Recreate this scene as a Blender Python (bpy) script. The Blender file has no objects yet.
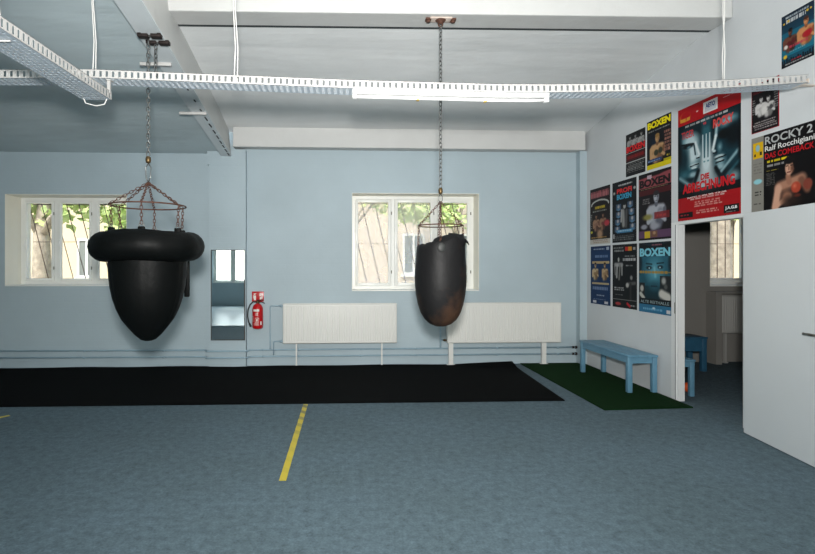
import bpy, bmesh, math, random
import numpy as np
from mathutils import Vector, Matrix
random.seed(7)
S = bpy.context.scene
COL = S.collection
PI = math.pi

# ------------------------------------------------------------------ helpers
def lin(c):
    return tuple(((v/255)/12.92 if v/255 <= .04045 else ((v/255+.055)/1.055)**2.4) for v in c)

def mat(name, rgb, rough=.6, metal=0, var=0., vscale=4., bump=0., bscale=30., spec=.5, detail=5, rgb2=None, coat=0.):
    m = bpy.data.materials.new(name); m.use_nodes = True
    n, l = m.node_tree.nodes, m.node_tree.links
    b = n['Principled BSDF']
    b.inputs['Roughness'].default_value = rough
    b.inputs['Metallic'].default_value = metal
    b.inputs['Specular IOR Level'].default_value = spec
    b.inputs['Coat Weight'].default_value = coat
    c = lin(rgb)
    b.inputs['Base Color'].default_value = (*c, 1)
    tc = n.new('ShaderNodeTexCoord')
    if var > 0 or rgb2:
        nz = n.new('ShaderNodeTexNoise'); nz.inputs['Scale'].default_value = vscale; nz.inputs['Detail'].default_value = detail
        l.new(tc.outputs['Object'], nz.inputs['Vector'])
        cr = n.new('ShaderNodeValToRGB')
        cr.color_ramp.elements[0].position = .32; cr.color_ramp.elements[1].position = .68
        c2 = lin(rgb2) if rgb2 else tuple(min(1, v*(1+var)) for v in c)
        c1 = c if rgb2 else tuple(v*(1-var) for v in c)
        cr.color_ramp.elements[0].color = (*c1, 1); cr.color_ramp.elements[1].color = (*c2, 1)
        l.new(nz.outputs['Fac'], cr.inputs['Fac']); l.new(cr.outputs['Color'], b.inputs['Base Color'])
    if bump > 0:
        src = tc.outputs['Object']
        if 'ceiling' in name:
            mp = n.new('ShaderNodeMapping'); mp.inputs['Scale'].default_value = (.45, 1.6, 1); l.new(src, mp.inputs['Vector']); src = mp.outputs['Vector']
        nb = n.new('ShaderNodeTexNoise'); nb.inputs['Scale'].default_value = bscale; nb.inputs['Detail'].default_value = 6
        l.new(src, nb.inputs['Vector'])
        bp = n.new('ShaderNodeBump'); bp.inputs['Strength'].default_value = bump; bp.inputs['Distance'].default_value = .06 if 'ceiling' in name else .02
        l.new(nb.outputs['Fac'], bp.inputs['Height']); l.new(bp.outputs['Normal'], b.inputs['Normal'])
    return m

class MB:
    """collects shapes in world coordinates; build() links them as ONE mesh object"""
    def __init__(s): s.v = []; s.f = []; s.sm = []
    def add(s, vs, fs, smooth=False):
        o = len(s.v); s.v += [tuple(v) for v in vs]; s.f += [tuple(i+o for i in f) for f in fs]; s.sm += [smooth]*len(fs)
    def box(s, x0, x1, y0, y1, z0, z1):
        s.add([(x0,y0,z0),(x1,y0,z0),(x1,y1,z0),(x0,y1,z0),(x0,y0,z1),(x1,y0,z1),(x1,y1,z1),(x0,y1,z1)],
              [(0,3,2,1),(4,5,6,7),(0,1,5,4),(1,2,6,5),(2,3,7,6),(3,0,4,7)])
    def bev(s, x0, x1, y0, y1, z0, z1, b=.01, seg=2, smooth=True):
        bm = bmesh.new(); bmesh.ops.create_cube(bm, size=1)
        for v in bm.verts: v.co = Vector(((x0+x1)/2+v.co.x*(x1-x0), (y0+y1)/2+v.co.y*(y1-y0), (z0+z1)/2+v.co.z*(z1-z0)))
        bmesh.ops.bevel(bm, geom=bm.edges[:], offset=b, segments=seg, affect='EDGES', profile=.5)
        bm.verts.index_update()
        s.add([v.co[:] for v in bm.verts], [[v.index for v in f.verts] for f in bm.faces], smooth); bm.free()
    def prism(s, pts, axis, a0, a1):
        """pts: 2-D outline; axis: 'x','y','z' extrusion direction"""
        def P(p, a):
            return {'x': (a, p[0], p[1]), 'y': (p[0], a, p[1]), 'z': (p[0], p[1], a)}[axis]
        n = len(pts)
        s.add([P(p, a0) for p in pts]+[P(p, a1) for p in pts],
              [tuple(range(n))[::-1], tuple(range(n, 2*n))]+[(i, (i+1) % n, n+(i+1) % n, n+i) for i in range(n)])
    def tube(s, pts, r, seg=8, cap=True, smooth=True):
        pts = [Vector(p) for p in pts]
        rs = r if isinstance(r, (list, tuple)) else [r]*len(pts)
        vs = []; fs = []; up = None
        for i, p in enumerate(pts):
            if i == 0: t = pts[1]-pts[0]
            elif i == len(pts)-1: t = pts[-1]-pts[-2]
            else: t = (pts[i+1]-p).normalized()+(p-pts[i-1]).normalized()
            t.normalize()
            if up is None:
                up = Vector((0, 0, 1)) if abs(t.z) < .9 else Vector((1, 0, 0))
            a = (up - t*up.dot(t)).normalized(); b = t.cross(a); up = a
            for k in range(seg):
                q = 2*PI*k/seg
                vs.append(p+(a*math.cos(q)+b*math.sin(q))*rs[i])
        for i in range(len(pts)-1):
            for k in range(seg):
                fs.append((i*seg+k, i*seg+(k+1) % seg, (i+1)*seg+(k+1) % seg, (i+1)*seg+k))
        s.add(vs, fs, smooth)
        if cap:
            o = len(s.v)-len(vs)
            s.f += [tuple(o+k for k in range(seg))[::-1], tuple(o+(len(pts)-1)*seg+k for k in range(seg))]; s.sm += [False]*2
    def ring(s, c, R, r, nx=None, seg=32, ts=8):
        """torus round point c, normal nx"""
        nz = Vector(nx or (0, 0, 1)).normalized()
        a = (Vector((1, 0, 0)) if abs(nz.x) < .9 else Vector((0, 1, 0))); a = (a-nz*a.dot(nz)).normalized(); b = nz.cross(a)
        vs = []; fs = []
        for i in range(seg):
            q = 2*PI*i/seg; d = a*math.cos(q)+b*math.sin(q)
            for k in range(ts):
                w = 2*PI*k/ts
                vs.append(Vector(c)+d*(R+r*math.cos(w))+nz*(r*math.sin(w)))
        for i in range(seg):
            for k in range(ts):
                j = (i+1) % seg; m = (k+1) % ts
                fs.append((i*ts+k, j*ts+k, j*ts+m, i*ts+m))
        s.add(vs, fs, True)
    def lathe(s, prof, c, seg=32, fn=None, smooth=True):
        """prof: (r, z) from bottom to top, about the vertical through c=(x,y)"""
        vs = []; fs = []
        for j, (r, z) in enumerate(prof):
            for i in range(seg):
                q = 2*PI*i/seg
                rr, zz = (r, z) if fn is None else fn(r, z, q)
                vs.append((c[0]+rr*math.cos(q), c[1]+rr*math.sin(q), zz))
        for j in range(len(prof)-1):
            for i in range(seg):
                fs.append((j*seg+i, j*seg+(i+1) % seg, (j+1)*seg+(i+1) % seg, (j+1)*seg+i))
        s.add(vs, fs, smooth)
    def ell(s, c, rx, ry, rz, seg=20, rings=12):
        prof = [(max(1e-4, math.sin(PI*j/rings)), -math.cos(PI*j/rings)) for j in range(rings+1)]
        vs = []; fs = []
        for (r, z) in prof:
            for i in range(seg):
                q = 2*PI*i/seg; vs.append((c[0]+rx*r*math.cos(q), c[1]+ry*r*math.sin(q), c[2]+rz*z))
        for j in range(rings):
            for i in range(seg):
                fs.append((j*seg+i, j*seg+(i+1) % seg, (j+1)*seg+(i+1) % seg, (j+1)*seg+i))
        s.add(vs, fs, True)
    def build(s, name, m, parent=None, sub=False):
        org = Vector((0, 0, 0)); p = parent
        while p is not None: org += p.location; p = p.parent
        me = bpy.data.meshes.new(name)
        me.from_pydata([tuple(Vector(v)-org) for v in s.v], [], s.f); me.update()
        me.polygons.foreach_set('use_smooth', s.sm)
        me.materials.append(m)
        o = bpy.data.objects.new(name, me); COL.objects.link(o)
        if parent is not None: o.parent = parent
        return o

def thing(name, label, cat, loc=(0, 0, 0), group=None, kind=None):
    o = bpy.data.objects.new(name, None); COL.objects.link(o); o.location = loc; o.empty_display_size = .1
    tag(o, label, cat, group, kind); return o
def tag(o, label=None, cat=None, group=None, kind=None):
    if label: o['label'] = label
    if cat: o['category'] = cat
    if group: o['group'] = group
    if kind: o['kind'] = kind
    return o
def struct(name, mb, m, label=None, cat=None):
    o = mb.build(name, m); tag(o, label, cat, kind='structure'); return o

def chain(mb, a, b, L=.045, w=.011, r=.0032, twist=0.):
    """round-steel chain of interlocked links from a to b"""
    a = Vector(a); b = Vector(b); d = b-a; n = max(2, round(d.length/(L-2.6*r))); t = d.normalized()
    e = Vector((1, 0, 0)) if abs(t.x) < .8 else Vector((0, 1, 0)); e = (e-t*e.dot(t)).normalized(); f = t.cross(e)
    step = d/n
    for i in range(n):
        c = a+step*(i+.5); q = (i % 2)*PI/2+.5+twist
        s_ = e*math.cos(q)+f*math.sin(q)
        h = L/2-w
        pts = []
        for k in range(5): w_ = PI*k/4; pts.append(c+t*(h+w*math.sin(w_))+s_*(w*math.cos(w_)))
        for k in range(5): w_ = PI*k/4; pts.append(c-t*(h+w*math.sin(w_))-s_*(w*math.cos(w_)))
        nrm = t.cross(s_); N = len(pts); vs = []; fs = []; T = 5
        for k, p in enumerate(pts):
            tg = (pts[(k+1) % N]-pts[k-1]).normalized(); o_ = tg.cross(nrm)
            for j in range(T):
                g = 2*PI*j/T; vs.append(p+o_*(r*math.cos(g))+nrm*(r*math.sin(g)))
        for k in range(N):
            for j in range(T):
                fs.append((k*T+j, ((k+1) % N)*T+j, ((k+1) % N)*T+(j+1) % T, k*T+(j+1) % T))
        mb.add(vs, fs, True)

def solve_text(txt, m, parent, name, place, ubox, bold=.012, shear=0.):
    """lettering as flat raised mesh fitted to a box; place(u,v,d) maps box units to world"""
    cu = bpy.data.curves.new('t', 'FONT'); cu.body = txt; cu.size = 1; cu.offset = bold; cu.extrude = 0; cu.resolution_u = 3; cu.shear = shear
    ob = bpy.data.objects.new('t', cu); COL.objects.link(ob)
    dg = bpy.context.evaluated_depsgraph_get(); dg.update()
    me = bpy.data.meshes.new_from_object(ob.evaluated_get(dg))
    V = [v.co.copy() for v in me.vertices]; Fs = [tuple(p.vertices) for p in me.polygons]
    bpy.data.objects.remove(ob); bpy.data.curves.remove(cu); bpy.data.meshes.remove(me)
    xs = [v.x for v in V]; ys = [v.y for v in V]; x0, x1, y0, y1 = min(xs), max(xs), min(ys), max(ys)
    u0, v0, u1, v1 = ubox
    mb = MB(); mb.add([place(u0+(v.x-x0)/(x1-x0)*(u1-u0), v1+(v.y-y0)/(y1-y0)*(v0-v1), .0012) for v in V], Fs)
    return mb.build(name, m, parent)

# ------------------------------------------------------------------ materials
def wall_mat(name, rgb, brick=.25):
    m = bpy.data.materials.new(name); m.use_nodes = True
    n, l = m.node_tree.nodes, m.node_tree.links; b = n['Principled BSDF']
    b.inputs['Roughness'].default_value = .55; b.inputs['Specular IOR Level'].default_value = .3
    tc = n.new('ShaderNodeTexCoord')
    nz = n.new('ShaderNodeTexNoise'); nz.inputs['Scale'].default_value = 1.1; nz.inputs['Detail'].default_value = 6
    l.new(tc.outputs['Object'], nz.inputs['Vector'])
    cr = n.new('ShaderNodeValToRGB'); c = lin(rgb)
    cr.color_ramp.elements[0].position = .3; cr.color_ramp.elements[1].position = .7
    cr.color_ramp.elements[0].color = (*[v*.93 for v in c], 1); cr.color_ramp.elements[1].color = (*[min(1, v*1.05) for v in c], 1)
    l.new(nz.outputs['Fac'], cr.inputs['Fac']); l.new(cr.outputs['Color'], b.inputs['Base Color'])
    n2 = n.new('ShaderNodeTexNoise'); n2.inputs['Scale'].default_value = 3.5; n2.inputs['Detail'].default_value = 7; n2.inputs['Roughness'].default_value = .5
    l.new(tc.outputs['Object'], n2.inputs['Vector'])
    mp = n.new('ShaderNodeMapping'); mp.inputs['Rotation'].default_value = (PI/2, 0, 0)
    l.new(tc.outputs['Object'], mp.inputs['Vector'])
    br = n.new('ShaderNodeTexBrick'); br.inputs['Scale'].default_value = 1.0
    br.inputs['Brick Width'].default_value = .26; br.inputs['Row Height'].default_value = .077; br.inputs['Mortar Size'].default_value = .006; br.inputs['Mortar Smooth'].default_value = 1.
    l.new(mp.outputs['Vector'], br.inputs['Vector'])
    mul = n.new('ShaderNodeMath'); mul.operation = 'MULTIPLY'; mul.inputs[1].default_value = -brick
    l.new(br.outputs['Fac'], mul.inputs[0])
    ad = n.new('ShaderNodeMath'); ad.operation = 'ADD'; l.new(mul.outputs[0], ad.inputs[0]); l.new(n2.outputs['Fac'], ad.inputs[1])
    bp = n.new('ShaderNodeBump'); bp.inputs['Strength'].default_value = .35; bp.inputs['Distance'].default_value = .02
    l.new(ad.outputs[0], bp.inputs['Height']); l.new(bp.outputs['Normal'], b.inputs['Normal'])
    return m

M = {}
M['blue'] = wall_mat('blue wall paint', (170, 186, 193), .08)
M['white_wall'] = wall_mat('white wall paint', (200, 204, 206), 0)
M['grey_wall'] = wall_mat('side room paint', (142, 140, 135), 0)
M['ceil'] = mat('ceiling paint', (222, 225, 225), .6, var=.05, vscale=1.5, bump=.28, bscale=2.0, spec=.3)
M['ceil_left'] = mat('blue grey ceiling paint', (190, 204, 208), .6, var=.08, vscale=1.2, bump=.35, bscale=1.8, spec=.3)
M['beam'] = mat('white beam paint', (198, 199, 197), .5, var=.03, vscale=3, bump=.45, bscale=6, spec=.3)
M['steel_beam'] = mat('painted steel beam', (204, 212, 215), .5, var=.05, vscale=4, bump=.1, bscale=8)
M['crack'] = mat('dark gap', (60, 66, 68), .9)
M['tray'] = mat('white coated sheet metal', (186, 185, 182), .5, var=.03, vscale=9)
M['tray_floor'] = mat('galvanised sheet', (186, 198, 208), .5, var=.05, vscale=9)
M['tray_old'] = mat('yellowed sheet metal', (214, 200, 186), .45, var=.06, vscale=9)
M['whiteplastic'] = mat('white enamel', (238, 239, 238), .3)
M['lamp_white'] = mat('batten enamel', (190, 191, 190), .4)
M['tube'] = mat('fluorescent glass', (236, 237, 236), .15)
M['clip'] = mat('yellow clip', (200, 170, 90), .4)
M['wire'] = mat('white cord', (214, 214, 210), .6)
M['steel'] = mat('galvanised steel', (120, 122, 120), .38, metal=.85, var=.15, vscale=40)
M['rust'] = mat('rusty steel', (96, 66, 54), .6, metal=.4, var=.3, vscale=60, bump=.2, bscale=200)
M['dark_steel'] = mat('dark iron', (46, 38, 36), .6, metal=.5, var=.3, vscale=30)
M['brass'] = mat('tarnished brass', (104, 86, 58), .45, metal=.8, var=.2, vscale=50)
M['frame'] = mat('white window lacquer', (236, 237, 232), .35, var=.015, vscale=6)
M['cream'] = mat('cream reveal paint', (240, 237, 224), .55, var=.03, vscale=3)
M['rad'] = mat('radiator enamel', (218, 218, 213), .35)
M['rad_grey'] = mat('radiator enamel grey', (176, 176, 172), .4)
M['pipe'] = mat('blue painted pipe', (150, 176, 190), .5, var=.06, vscale=14)
M['red'] = mat('red powder coat', (186, 14, 22), .28, var=.05, vscale=12)
M['black'] = mat('black rubber', (22, 24, 26), .55)
M['hose'] = mat('hose rubber', (24, 30, 34), .5)
M['whiteprint'] = mat('white print', (225, 222, 215), .5)
M['mirror_glass'] = mat('mirror silvering', (226, 232, 232), .015, metal=1)
M['mirror_edge'] = mat('mirror edge', (58, 50, 44), .5, metal=.3)
M['blue_wood'] = mat('blue painted wood', (92, 136, 160), .45, var=.06, vscale=14, bump=.1, bscale=60)
M['navy'] = mat('dark blue painted wood', (46, 94, 122), .5, var=.06, vscale=14)
M['orange'] = mat('orange plastic', (206, 84, 30), .5, var=.1, vscale=20)
M['door'] = mat('door lacquer', (205, 210, 212), .35, var=.02, vscale=1.6, spec=.35)
M['door_frame'] = mat('door frame lacquer', (214, 216, 216), .4)
M['handle'] = mat('brushed steel', (110, 108, 100), .35, metal=.9)
M['yellow'] = None

def carpet():
    m = bpy.data.materials.new('blue grey carpet'); m.use_nodes = True
    n, l = m.node_tree.nodes, m.node_tree.links; b = n['Principled BSDF']
    b.inputs['Roughness'].default_value = .95; b.inputs['Specular IOR Level'].default_value = .12
    tc = n.new('ShaderNodeTexCoord')
    def nz(s, d=6, r=.6):
        a = n.new('ShaderNodeTexNoise'); a.inputs['Scale'].default_value = s; a.inputs['Detail'].default_value = d; a.inputs['Roughness'].default_value = r
        l.new(tc.outputs['Object'], a.inputs['Vector']); return a
    A = nz(1.2, 4); B = nz(18, 7, .75); Cc = nz(70, 4, .75)
    r1 = n.new('ShaderNodeValToRGB'); r1.color_ramp.elements[0].position = .35; r1.color_ramp.elements[1].position = .65
    r1.color_ramp.elements[0].color = (*lin((90, 106, 113)), 1); r1.color_ramp.elements[1].color = (*lin((94, 111, 120)), 1)
    l.new(A.outputs['Fac'], r1.inputs['Fac'])
    def mul(inp, fac_out, lo, hi):
        mr = n.new('ShaderNodeMapRange'); mr.inputs['From Min'].default_value = .3; mr.inputs['From Max'].default_value = .7
        mr.inputs['To Min'].default_value = lo; mr.inputs['To Max'].default_value = hi; l.new(fac_out, mr.inputs['Value'])
        mx = n.new('ShaderNodeVectorMath'); mx.operation = 'SCALE'; l.new(inp, mx.inputs[0]); l.new(mr.outputs[0], mx.inputs['Scale'])
        return mx.outputs[0]
    o = mul(r1.outputs['Color'], B.outputs['Fac'], .68, 1.32)
    o = mul(o, Cc.outputs['Fac'], .74, 1.26)
    l.new(o, b.inputs['Base Color'])
    bp = n.new('ShaderNodeBump'); bp.inputs['Strength'].default_value = .5; bp.inputs['Distance'].default_value = .005
    l.new(Cc.outputs['Fac'], bp.inputs['Height']); l.new(bp.outputs['Normal'], b.inputs['Normal'])
    return m
M['carpet'] = carpet()
M['mat_black'] = mat('black rubber mat', (7, 8, 8), .9, var=.25, vscale=30, bump=.3, bscale=250, spec=.06)
M['turf'] = mat('artificial grass', (20, 54, 22), .95, var=.35, vscale=60, bump=1., bscale=300, spec=.08)
M['pale_floor'] = mat('pale floor', (196, 214, 222), .3)

def leather(name, rgb, worn=None, zlo=0, zhi=1, spec=.35):
    m = bpy.data.materials.new(name); m.use_nodes = True
    n, l = m.node_tree.nodes, m.node_tree.links; b = n['Principled BSDF']
    b.inputs['Roughness'].default_value = .38; b.inputs['Specular IOR Level'].default_value = spec
    tc = n.new('ShaderNodeTexCoord')
    nb = n.new('ShaderNodeTexNoise'); nb.inputs['Scale'].default_value = 9; nb.inputs['Detail'].default_value = 9; nb.inputs['Roughness'].default_value = .6
    l.new(tc.outputs['Object'], nb.inputs['Vector'])
    bp = n.new('ShaderNodeBump'); bp.inputs['Strength'].default_value = .28; bp.inputs['Distance'].default_value = .02
    l.new(nb.outputs['Fac'], bp.inputs['Height']); l.new(bp.outputs['Normal'], b.inputs['Normal'])
    rr = n.new('ShaderNodeMapRange'); rr.inputs['To Min'].default_value = .4; rr.inputs['To Max'].default_value = .62
    l.new(nb.outputs['Fac'], rr.inputs['Value']); l.new(rr.outputs[0], b.inputs['Roughness'])
    c = lin(rgb)
    if worn:
        n2 = n.new('ShaderNodeTexNoise'); n2.inputs['Scale'].default_value = 4.5; n2.inputs['Detail'].default_value = 10; n2.inputs['Roughness'].default_value = .65
        l.new(tc.outputs['Object'], n2.inputs['Vector'])
        sx = n.new('ShaderNodeSeparateXYZ'); l.new(tc.outputs['Object'], sx.inputs[0])
        zr = n.new('ShaderNodeMapRange'); zr.inputs['From Min'].default_value = zhi; zr.inputs['From Max'].default_value = zlo
        zr.inputs['To Min'].default_value = -.25; zr.inputs['To Max'].default_value = .13; l.new(sx.outputs['Z'], zr.inputs['Value'])
        xr = n.new('ShaderNodeMapRange'); xr.inputs['From Min'].default_value = -.1; xr.inputs['From Max'].default_value = .16
        xr.inputs['To Min'].default_value = -.10; xr.inputs['To Max'].default_value = .12; l.new(sx.outputs['X'], xr.inputs['Value'])
        a1 = n.new('ShaderNodeMath'); a1.operation = 'ADD'; l.new(zr.outputs[0], a1.inputs[0]); l.new(n2.outputs['Fac'], a1.inputs[1])
        ad = n.new('ShaderNodeMath'); ad.operation = 'ADD'; l.new(a1.outputs[0], ad.inputs[0]); l.new(xr.outputs[0], ad.inputs[1])
        cr = n.new('ShaderNodeValToRGB'); cr.color_ramp.elements[0].position = .46; cr.color_ramp.elements[1].position = .72
        cr.color_ramp.elements[0].color = (*c, 1); cr.color_ramp.elements[1].color = (*lin(worn), 1)
        l.new(ad.outputs[0], cr.inputs['Fac']); l.new(cr.outputs['Color'], b.inputs['Base Color'])
    else:
        b.inputs['Base Color'].default_value = (*c, 1)
    return m
M['leather'] = leather('black leather', (8, 10, 10), spec=.12)
M['leather_worn'] = leather('worn black leather', (26, 26, 27), (66, 48, 37), .12, .60, spec=.18)
M['leather_fold'] = leather('creased dark leather', (50, 52, 51))

def glass():
    m = bpy.data.materials.new('window glass'); m.use_nodes = True
    n, l = m.node_tree.nodes, m.node_tree.links; n.remove(n['Principled BSDF'])
    t = n.new('ShaderNodeBsdfTransparent'); t.inputs['Color'].default_value = (.97, .98, .97, 1)
    g = n.new('ShaderNodeBsdfGlossy'); g.inputs['Roughness'].default_value = .03
    mx = n.new('ShaderNodeMixShader'); mx.inputs[0].default_value = .06
    l.new(t.outputs[0], mx.inputs[1]); l.new(g.outputs[0], mx.inputs[2])
    l.new(mx.outputs[0], n['Material Output'].inputs['Surface']); return m
M['glass'] = glass()
def hazy():  # translucent share puts a white haze into the panes
    m = bpy.data.materials.new('dusty glass'); m.use_nodes = True
    n, l = m.node_tree.nodes, m.node_tree.links; n.remove(n['Principled BSDF'])
    t = n.new('ShaderNodeBsdfTransparent'); d = n.new('ShaderNodeBsdfTranslucent'); d.inputs['Color'].default_value = (.95, .95, .93, 1)
    tc = n.new('ShaderNodeTexCoord'); nz = n.new('ShaderNodeTexNoise'); nz.inputs['Scale'].default_value = 3
    l.new(tc.outputs['Object'], nz.inputs['Vector'])
    mr = n.new('ShaderNodeMapRange'); mr.inputs['To Min'].default_value = .18; mr.inputs['To Max'].default_value = .36
    l.new(nz.outputs['Fac'], mr.inputs['Value'])
    mx = n.new('ShaderNodeMixShader'); l.new(mr.outputs[0], mx.inputs[0])
    l.new(t.outputs[0], mx.inputs[1]); l.new(d.outputs[0], mx.inputs[2])
    l.new(mx.outputs[0], n['Material Output'].inputs['Surface']); return m
M['glass_hazy'] = hazy()

def tape_mat():
    m = bpy.data.materials.new('hazard tape'); m.use_nodes = True
    n, l = m.node_tree.nodes, m.node_tree.links; b = n['Principled BSDF']; b.inputs['Roughness'].default_value = .5
    tc = n.new('ShaderNodeTexCoord'); sx = n.new('ShaderNodeSeparateXYZ'); l.new(tc.outputs['Object'], sx.inputs[0])
    # diagonal stripes, faded to bare yellow on the worn half
    a = n.new('ShaderNodeMath'); a.operation = 'ADD'; l.new(sx.outputs['X'], a.inputs[0]); l.new(sx.outputs['Y'], a.inputs[1])
    mu = n.new('ShaderNodeMath'); mu.operation = 'MULTIPLY'; mu.inputs[1].default_value = 2*PI/.21; l.new(a.outputs[0], mu.inputs[0])
    si = n.new('ShaderNodeMath'); si.operation = 'SINE'; l.new(mu.outputs[0], si.inputs[0])
    gt = n.new('ShaderNodeMapRange'); gt.inputs['From Min'].default_value = .1; gt.inputs['From Max'].default_value = .35; l.new(si.outputs[0], gt.inputs['Value'])
    wr = n.new('ShaderNodeMapRange'); wr.inputs['From Min'].default_value = -.2; wr.inputs['From Max'].default_value = .75
    wr.inputs['To Min'].default_value = .1; wr.inputs['To Max'].default_value = .75; l.new(sx.outputs['Y'], wr.inputs['Value'])
    mm = n.new('ShaderNodeMath'); mm.operation = 'MULTIPLY'; l.new(gt.outputs[0], mm.inputs[0]); l.new(wr.outputs[0], mm.inputs[1])
    mx = n.new('ShaderNodeMix'); mx.data_type = 'RGBA'
    mx.inputs[6].default_value = (*lin((206, 186, 50)), 1); mx.inputs[7].default_value = (*lin((84, 92, 74)), 1)
    l.new(mm.outputs[0], mx.inputs[0]); l.new(mx.outputs[2], b.inputs['Base Color']); return m
M['yellow'] = tape_mat()

# ------------------------------------------------------------------ numbers of the room
WY = 7.54          # inner face of the back wall
RX = 3.592         # inner face of the right wall
LX = -6.6          # left wall
RY = -3.5          # rear wall (behind the photographer)

def wall_y(mb, x0, x1, y0, y1, z0, z1, ops):
    """wall slab between y0,y1 with openings (xa, xb, za, zb)"""
    xs = x0
    for (xa, xb, za, zb) in sorted(ops):
        mb.box(xs, xa, y0, y1, z0, z1); mb.box(xa, xb, y0, y1, z0, za); mb.box(xa, xb, y0, y1, zb, z1); xs = xb
    mb.box(xs, x1, y0, y1, z0, z1)

W1 = (-4.71, -3.03, 1.15, 2.45)
W2 = (.174, 2.036, 1.07, 2.495)
W3 = (5.53, 7.15, 1.13, 2.45)
mb = MB(); mb.box(LX-.2, 8.2, RY-.2, WY+.7, -.12, 0); struct('floor', mb, M['carpet'])
mb = MB(); wall_y(mb, LX-.1, RX+.06, WY, WY+.6, 0, 3.7, [W1, W2]); struct('wall_back', mb, M['blue'])
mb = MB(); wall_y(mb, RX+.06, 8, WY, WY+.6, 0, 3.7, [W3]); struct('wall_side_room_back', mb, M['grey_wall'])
mb = MB()   # right wall with its door opening
for (a, b_, c, d) in ((RY, 4.45, 0, 5), (4.45, 5.39, 1.89, 5), (5.39, WY, 0, 5)): mb.box(RX, RX+.07, a, b_, c, d)
struct('wall_right', mb, M['white_wall'])
mb = MB(); mb.box(LX-.1, LX, RY, WY, 0, 5); struct('wall_left', mb, M['blue'])
RW = [(-6.3, -5.3, .82, 2.35), (-4.95, -2.2, .82, 2.35), (-1.3, 1.1, .82, 2.35), (1.5, 3.2, .82, 2.35)]
mb = MB(); wall_y(mb, LX-.1, RX+.1, RY-.3, RY, 0, 5, RW); struct('wall_rear', mb, M['blue'])
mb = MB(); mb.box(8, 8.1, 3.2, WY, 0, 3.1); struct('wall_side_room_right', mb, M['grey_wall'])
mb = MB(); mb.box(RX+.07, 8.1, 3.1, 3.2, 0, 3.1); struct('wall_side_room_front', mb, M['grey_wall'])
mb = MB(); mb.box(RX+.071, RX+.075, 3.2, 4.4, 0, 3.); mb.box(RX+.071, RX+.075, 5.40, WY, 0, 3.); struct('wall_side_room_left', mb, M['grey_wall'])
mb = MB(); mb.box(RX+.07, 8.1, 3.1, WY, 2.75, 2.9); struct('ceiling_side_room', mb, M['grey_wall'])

# ceiling: left bay, right bay behind and before the cross beam
zl = lambda y: 3.045+.12*(WY-y)
mb = MB(); mb.prism([(WY, zl(WY)), (RY, zl(RY)), (RY, zl(RY)+.15), (WY, zl(WY)+.15)], 'x', LX-.1, -1.60)
struct('ceiling_left_bay', mb, M['ceil_left'])
mb = MB()
pr = [(WY, 3.35), (7.1, 3.43), (6.5, 3.53), (5.9, 3.62), (5.4, 3.69), (5.015, 3.733)]
prof_ = pr+[(5.015, 3.9), (WY, 3.9)]; n_ = len(prof_)
def sk_(p, x): return p[0]-(.11*(x+1.7)/5.3 if p[0] < 5.1 else 0)
mb.add([(-1.7, sk_(p, -1.7), p[1]) for p in prof_]+[(RX+.05, sk_(p, RX+.05), p[1]) for p in prof_], [tuple(range(n_)), tuple(range(n_, 2*n_))[::-1]]+[(i, n_+i, n_+(i+1) % n_, (i+1) % n_) for i in range(n_)])
struct('ceiling_right_bay', mb, M['ceil'])
mb = MB(); mb.box(-1.7, RX+.05, RY, 4.75, 4.25, 4.35); struct('ceiling', mb, M['ceil'])
# cross beams and the sloping longitudinal beam
mb = MB(); mb.prism([(-1.7, 4.705), (RX, 4.60), (RX, 4.875), (-1.7, 4.985)], 'z', 3.715, 4.3)
o = struct('trim_1', mb, M['beam'], 'white plastered cross beam at the top of the picture', 'beam')
bv = o.modifiers.new('b', 'BEVEL'); bv.width = .012; bv.segments = 2
mb = MB(); mb.prism([(-1.7, 4.985), (RX, 4.875), (RX, 4.92), (-1.7, 5.03)], 'z', 3.722, 3.9); struct('trim_2', mb, M['crack'])
mb = MB(); mb.box(-1.50, 3.545, 7.36, WY, 3.11, 3.6); o = struct('trim_3', mb, M['beam'], 'white cross beam along the top of the blue back wall', 'beam')
bv = o.modifiers.new('b', 'BEVEL'); bv.width = .01; bv.segments = 2
zb = lambda y: 2.985+.12*(WY-y)
mb = MB()
ys = [RY, 4.2, 5.4, 6.6, 7.44]; xr = [-1.46, -1.47, -1.49, -1.515, -1.535]
vs = []
for y, x in zip(ys, xr): vs += [(-1.66, y, zb(y)), (x, y, zb(y)), (x-.10, y, zb(y)+.9), (-1.66, y, zb(y)+.9)]
fs = [(3, 2, 1, 0), (16, 17, 18, 19)]
for i in range(4):
    for k in range(4): fs.append((i*4+k, i*4+(k+1) % 4, i*4+4+(k+1) % 4, i*4+4+k))
mb.add(vs, fs); bm_ = struct('trim_4', mb, M['beam'], 'sloping white beam running from the camera to the pier with the mirror', 'beam')
mb = MB()   # steel flange that closes the beam's underside
for i in range(4):
    y0, y1 = ys[i], ys[i+1]; a, b_ = xr[i], xr[i+1]
    mb.add([(-1.672, y0, zb(y0)-.012), (a+.002, y0, zb(y0)-.012), (b_+.002, y1, zb(y1)-.012), (-1.672, y1, zb(y1)-.012),
            (-1.672, y0, zb(y0)), (a+.002, y0, zb(y0)), (b_+.002, y1, zb(y1)), (-1.672, y1, zb(y1))],
           [(3, 2, 1, 0), (4, 5, 6, 7), (0, 1, 5, 4), (1, 2, 6, 5), (2, 3, 7, 6), (3, 0, 4, 7)])
mb.build('steel_flange', M['steel_beam'], bm_)
mb = MB()
for y in (5.35, 5.62, 5.86, 6.1, 6.3, 6.5, 6.68, 6.86, 7.02, 7.18, 7.33):
    x = -1.545-.006*(y-5); L = .05 if y > 6 else .02
    mb.tube([(x, y-L, zb(y-L)-.0125), (x+.004, y+L, zb(y+L)-.0125)], .009, 6)
mb.build('bolt_slot', M['crack'], bm_)
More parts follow.
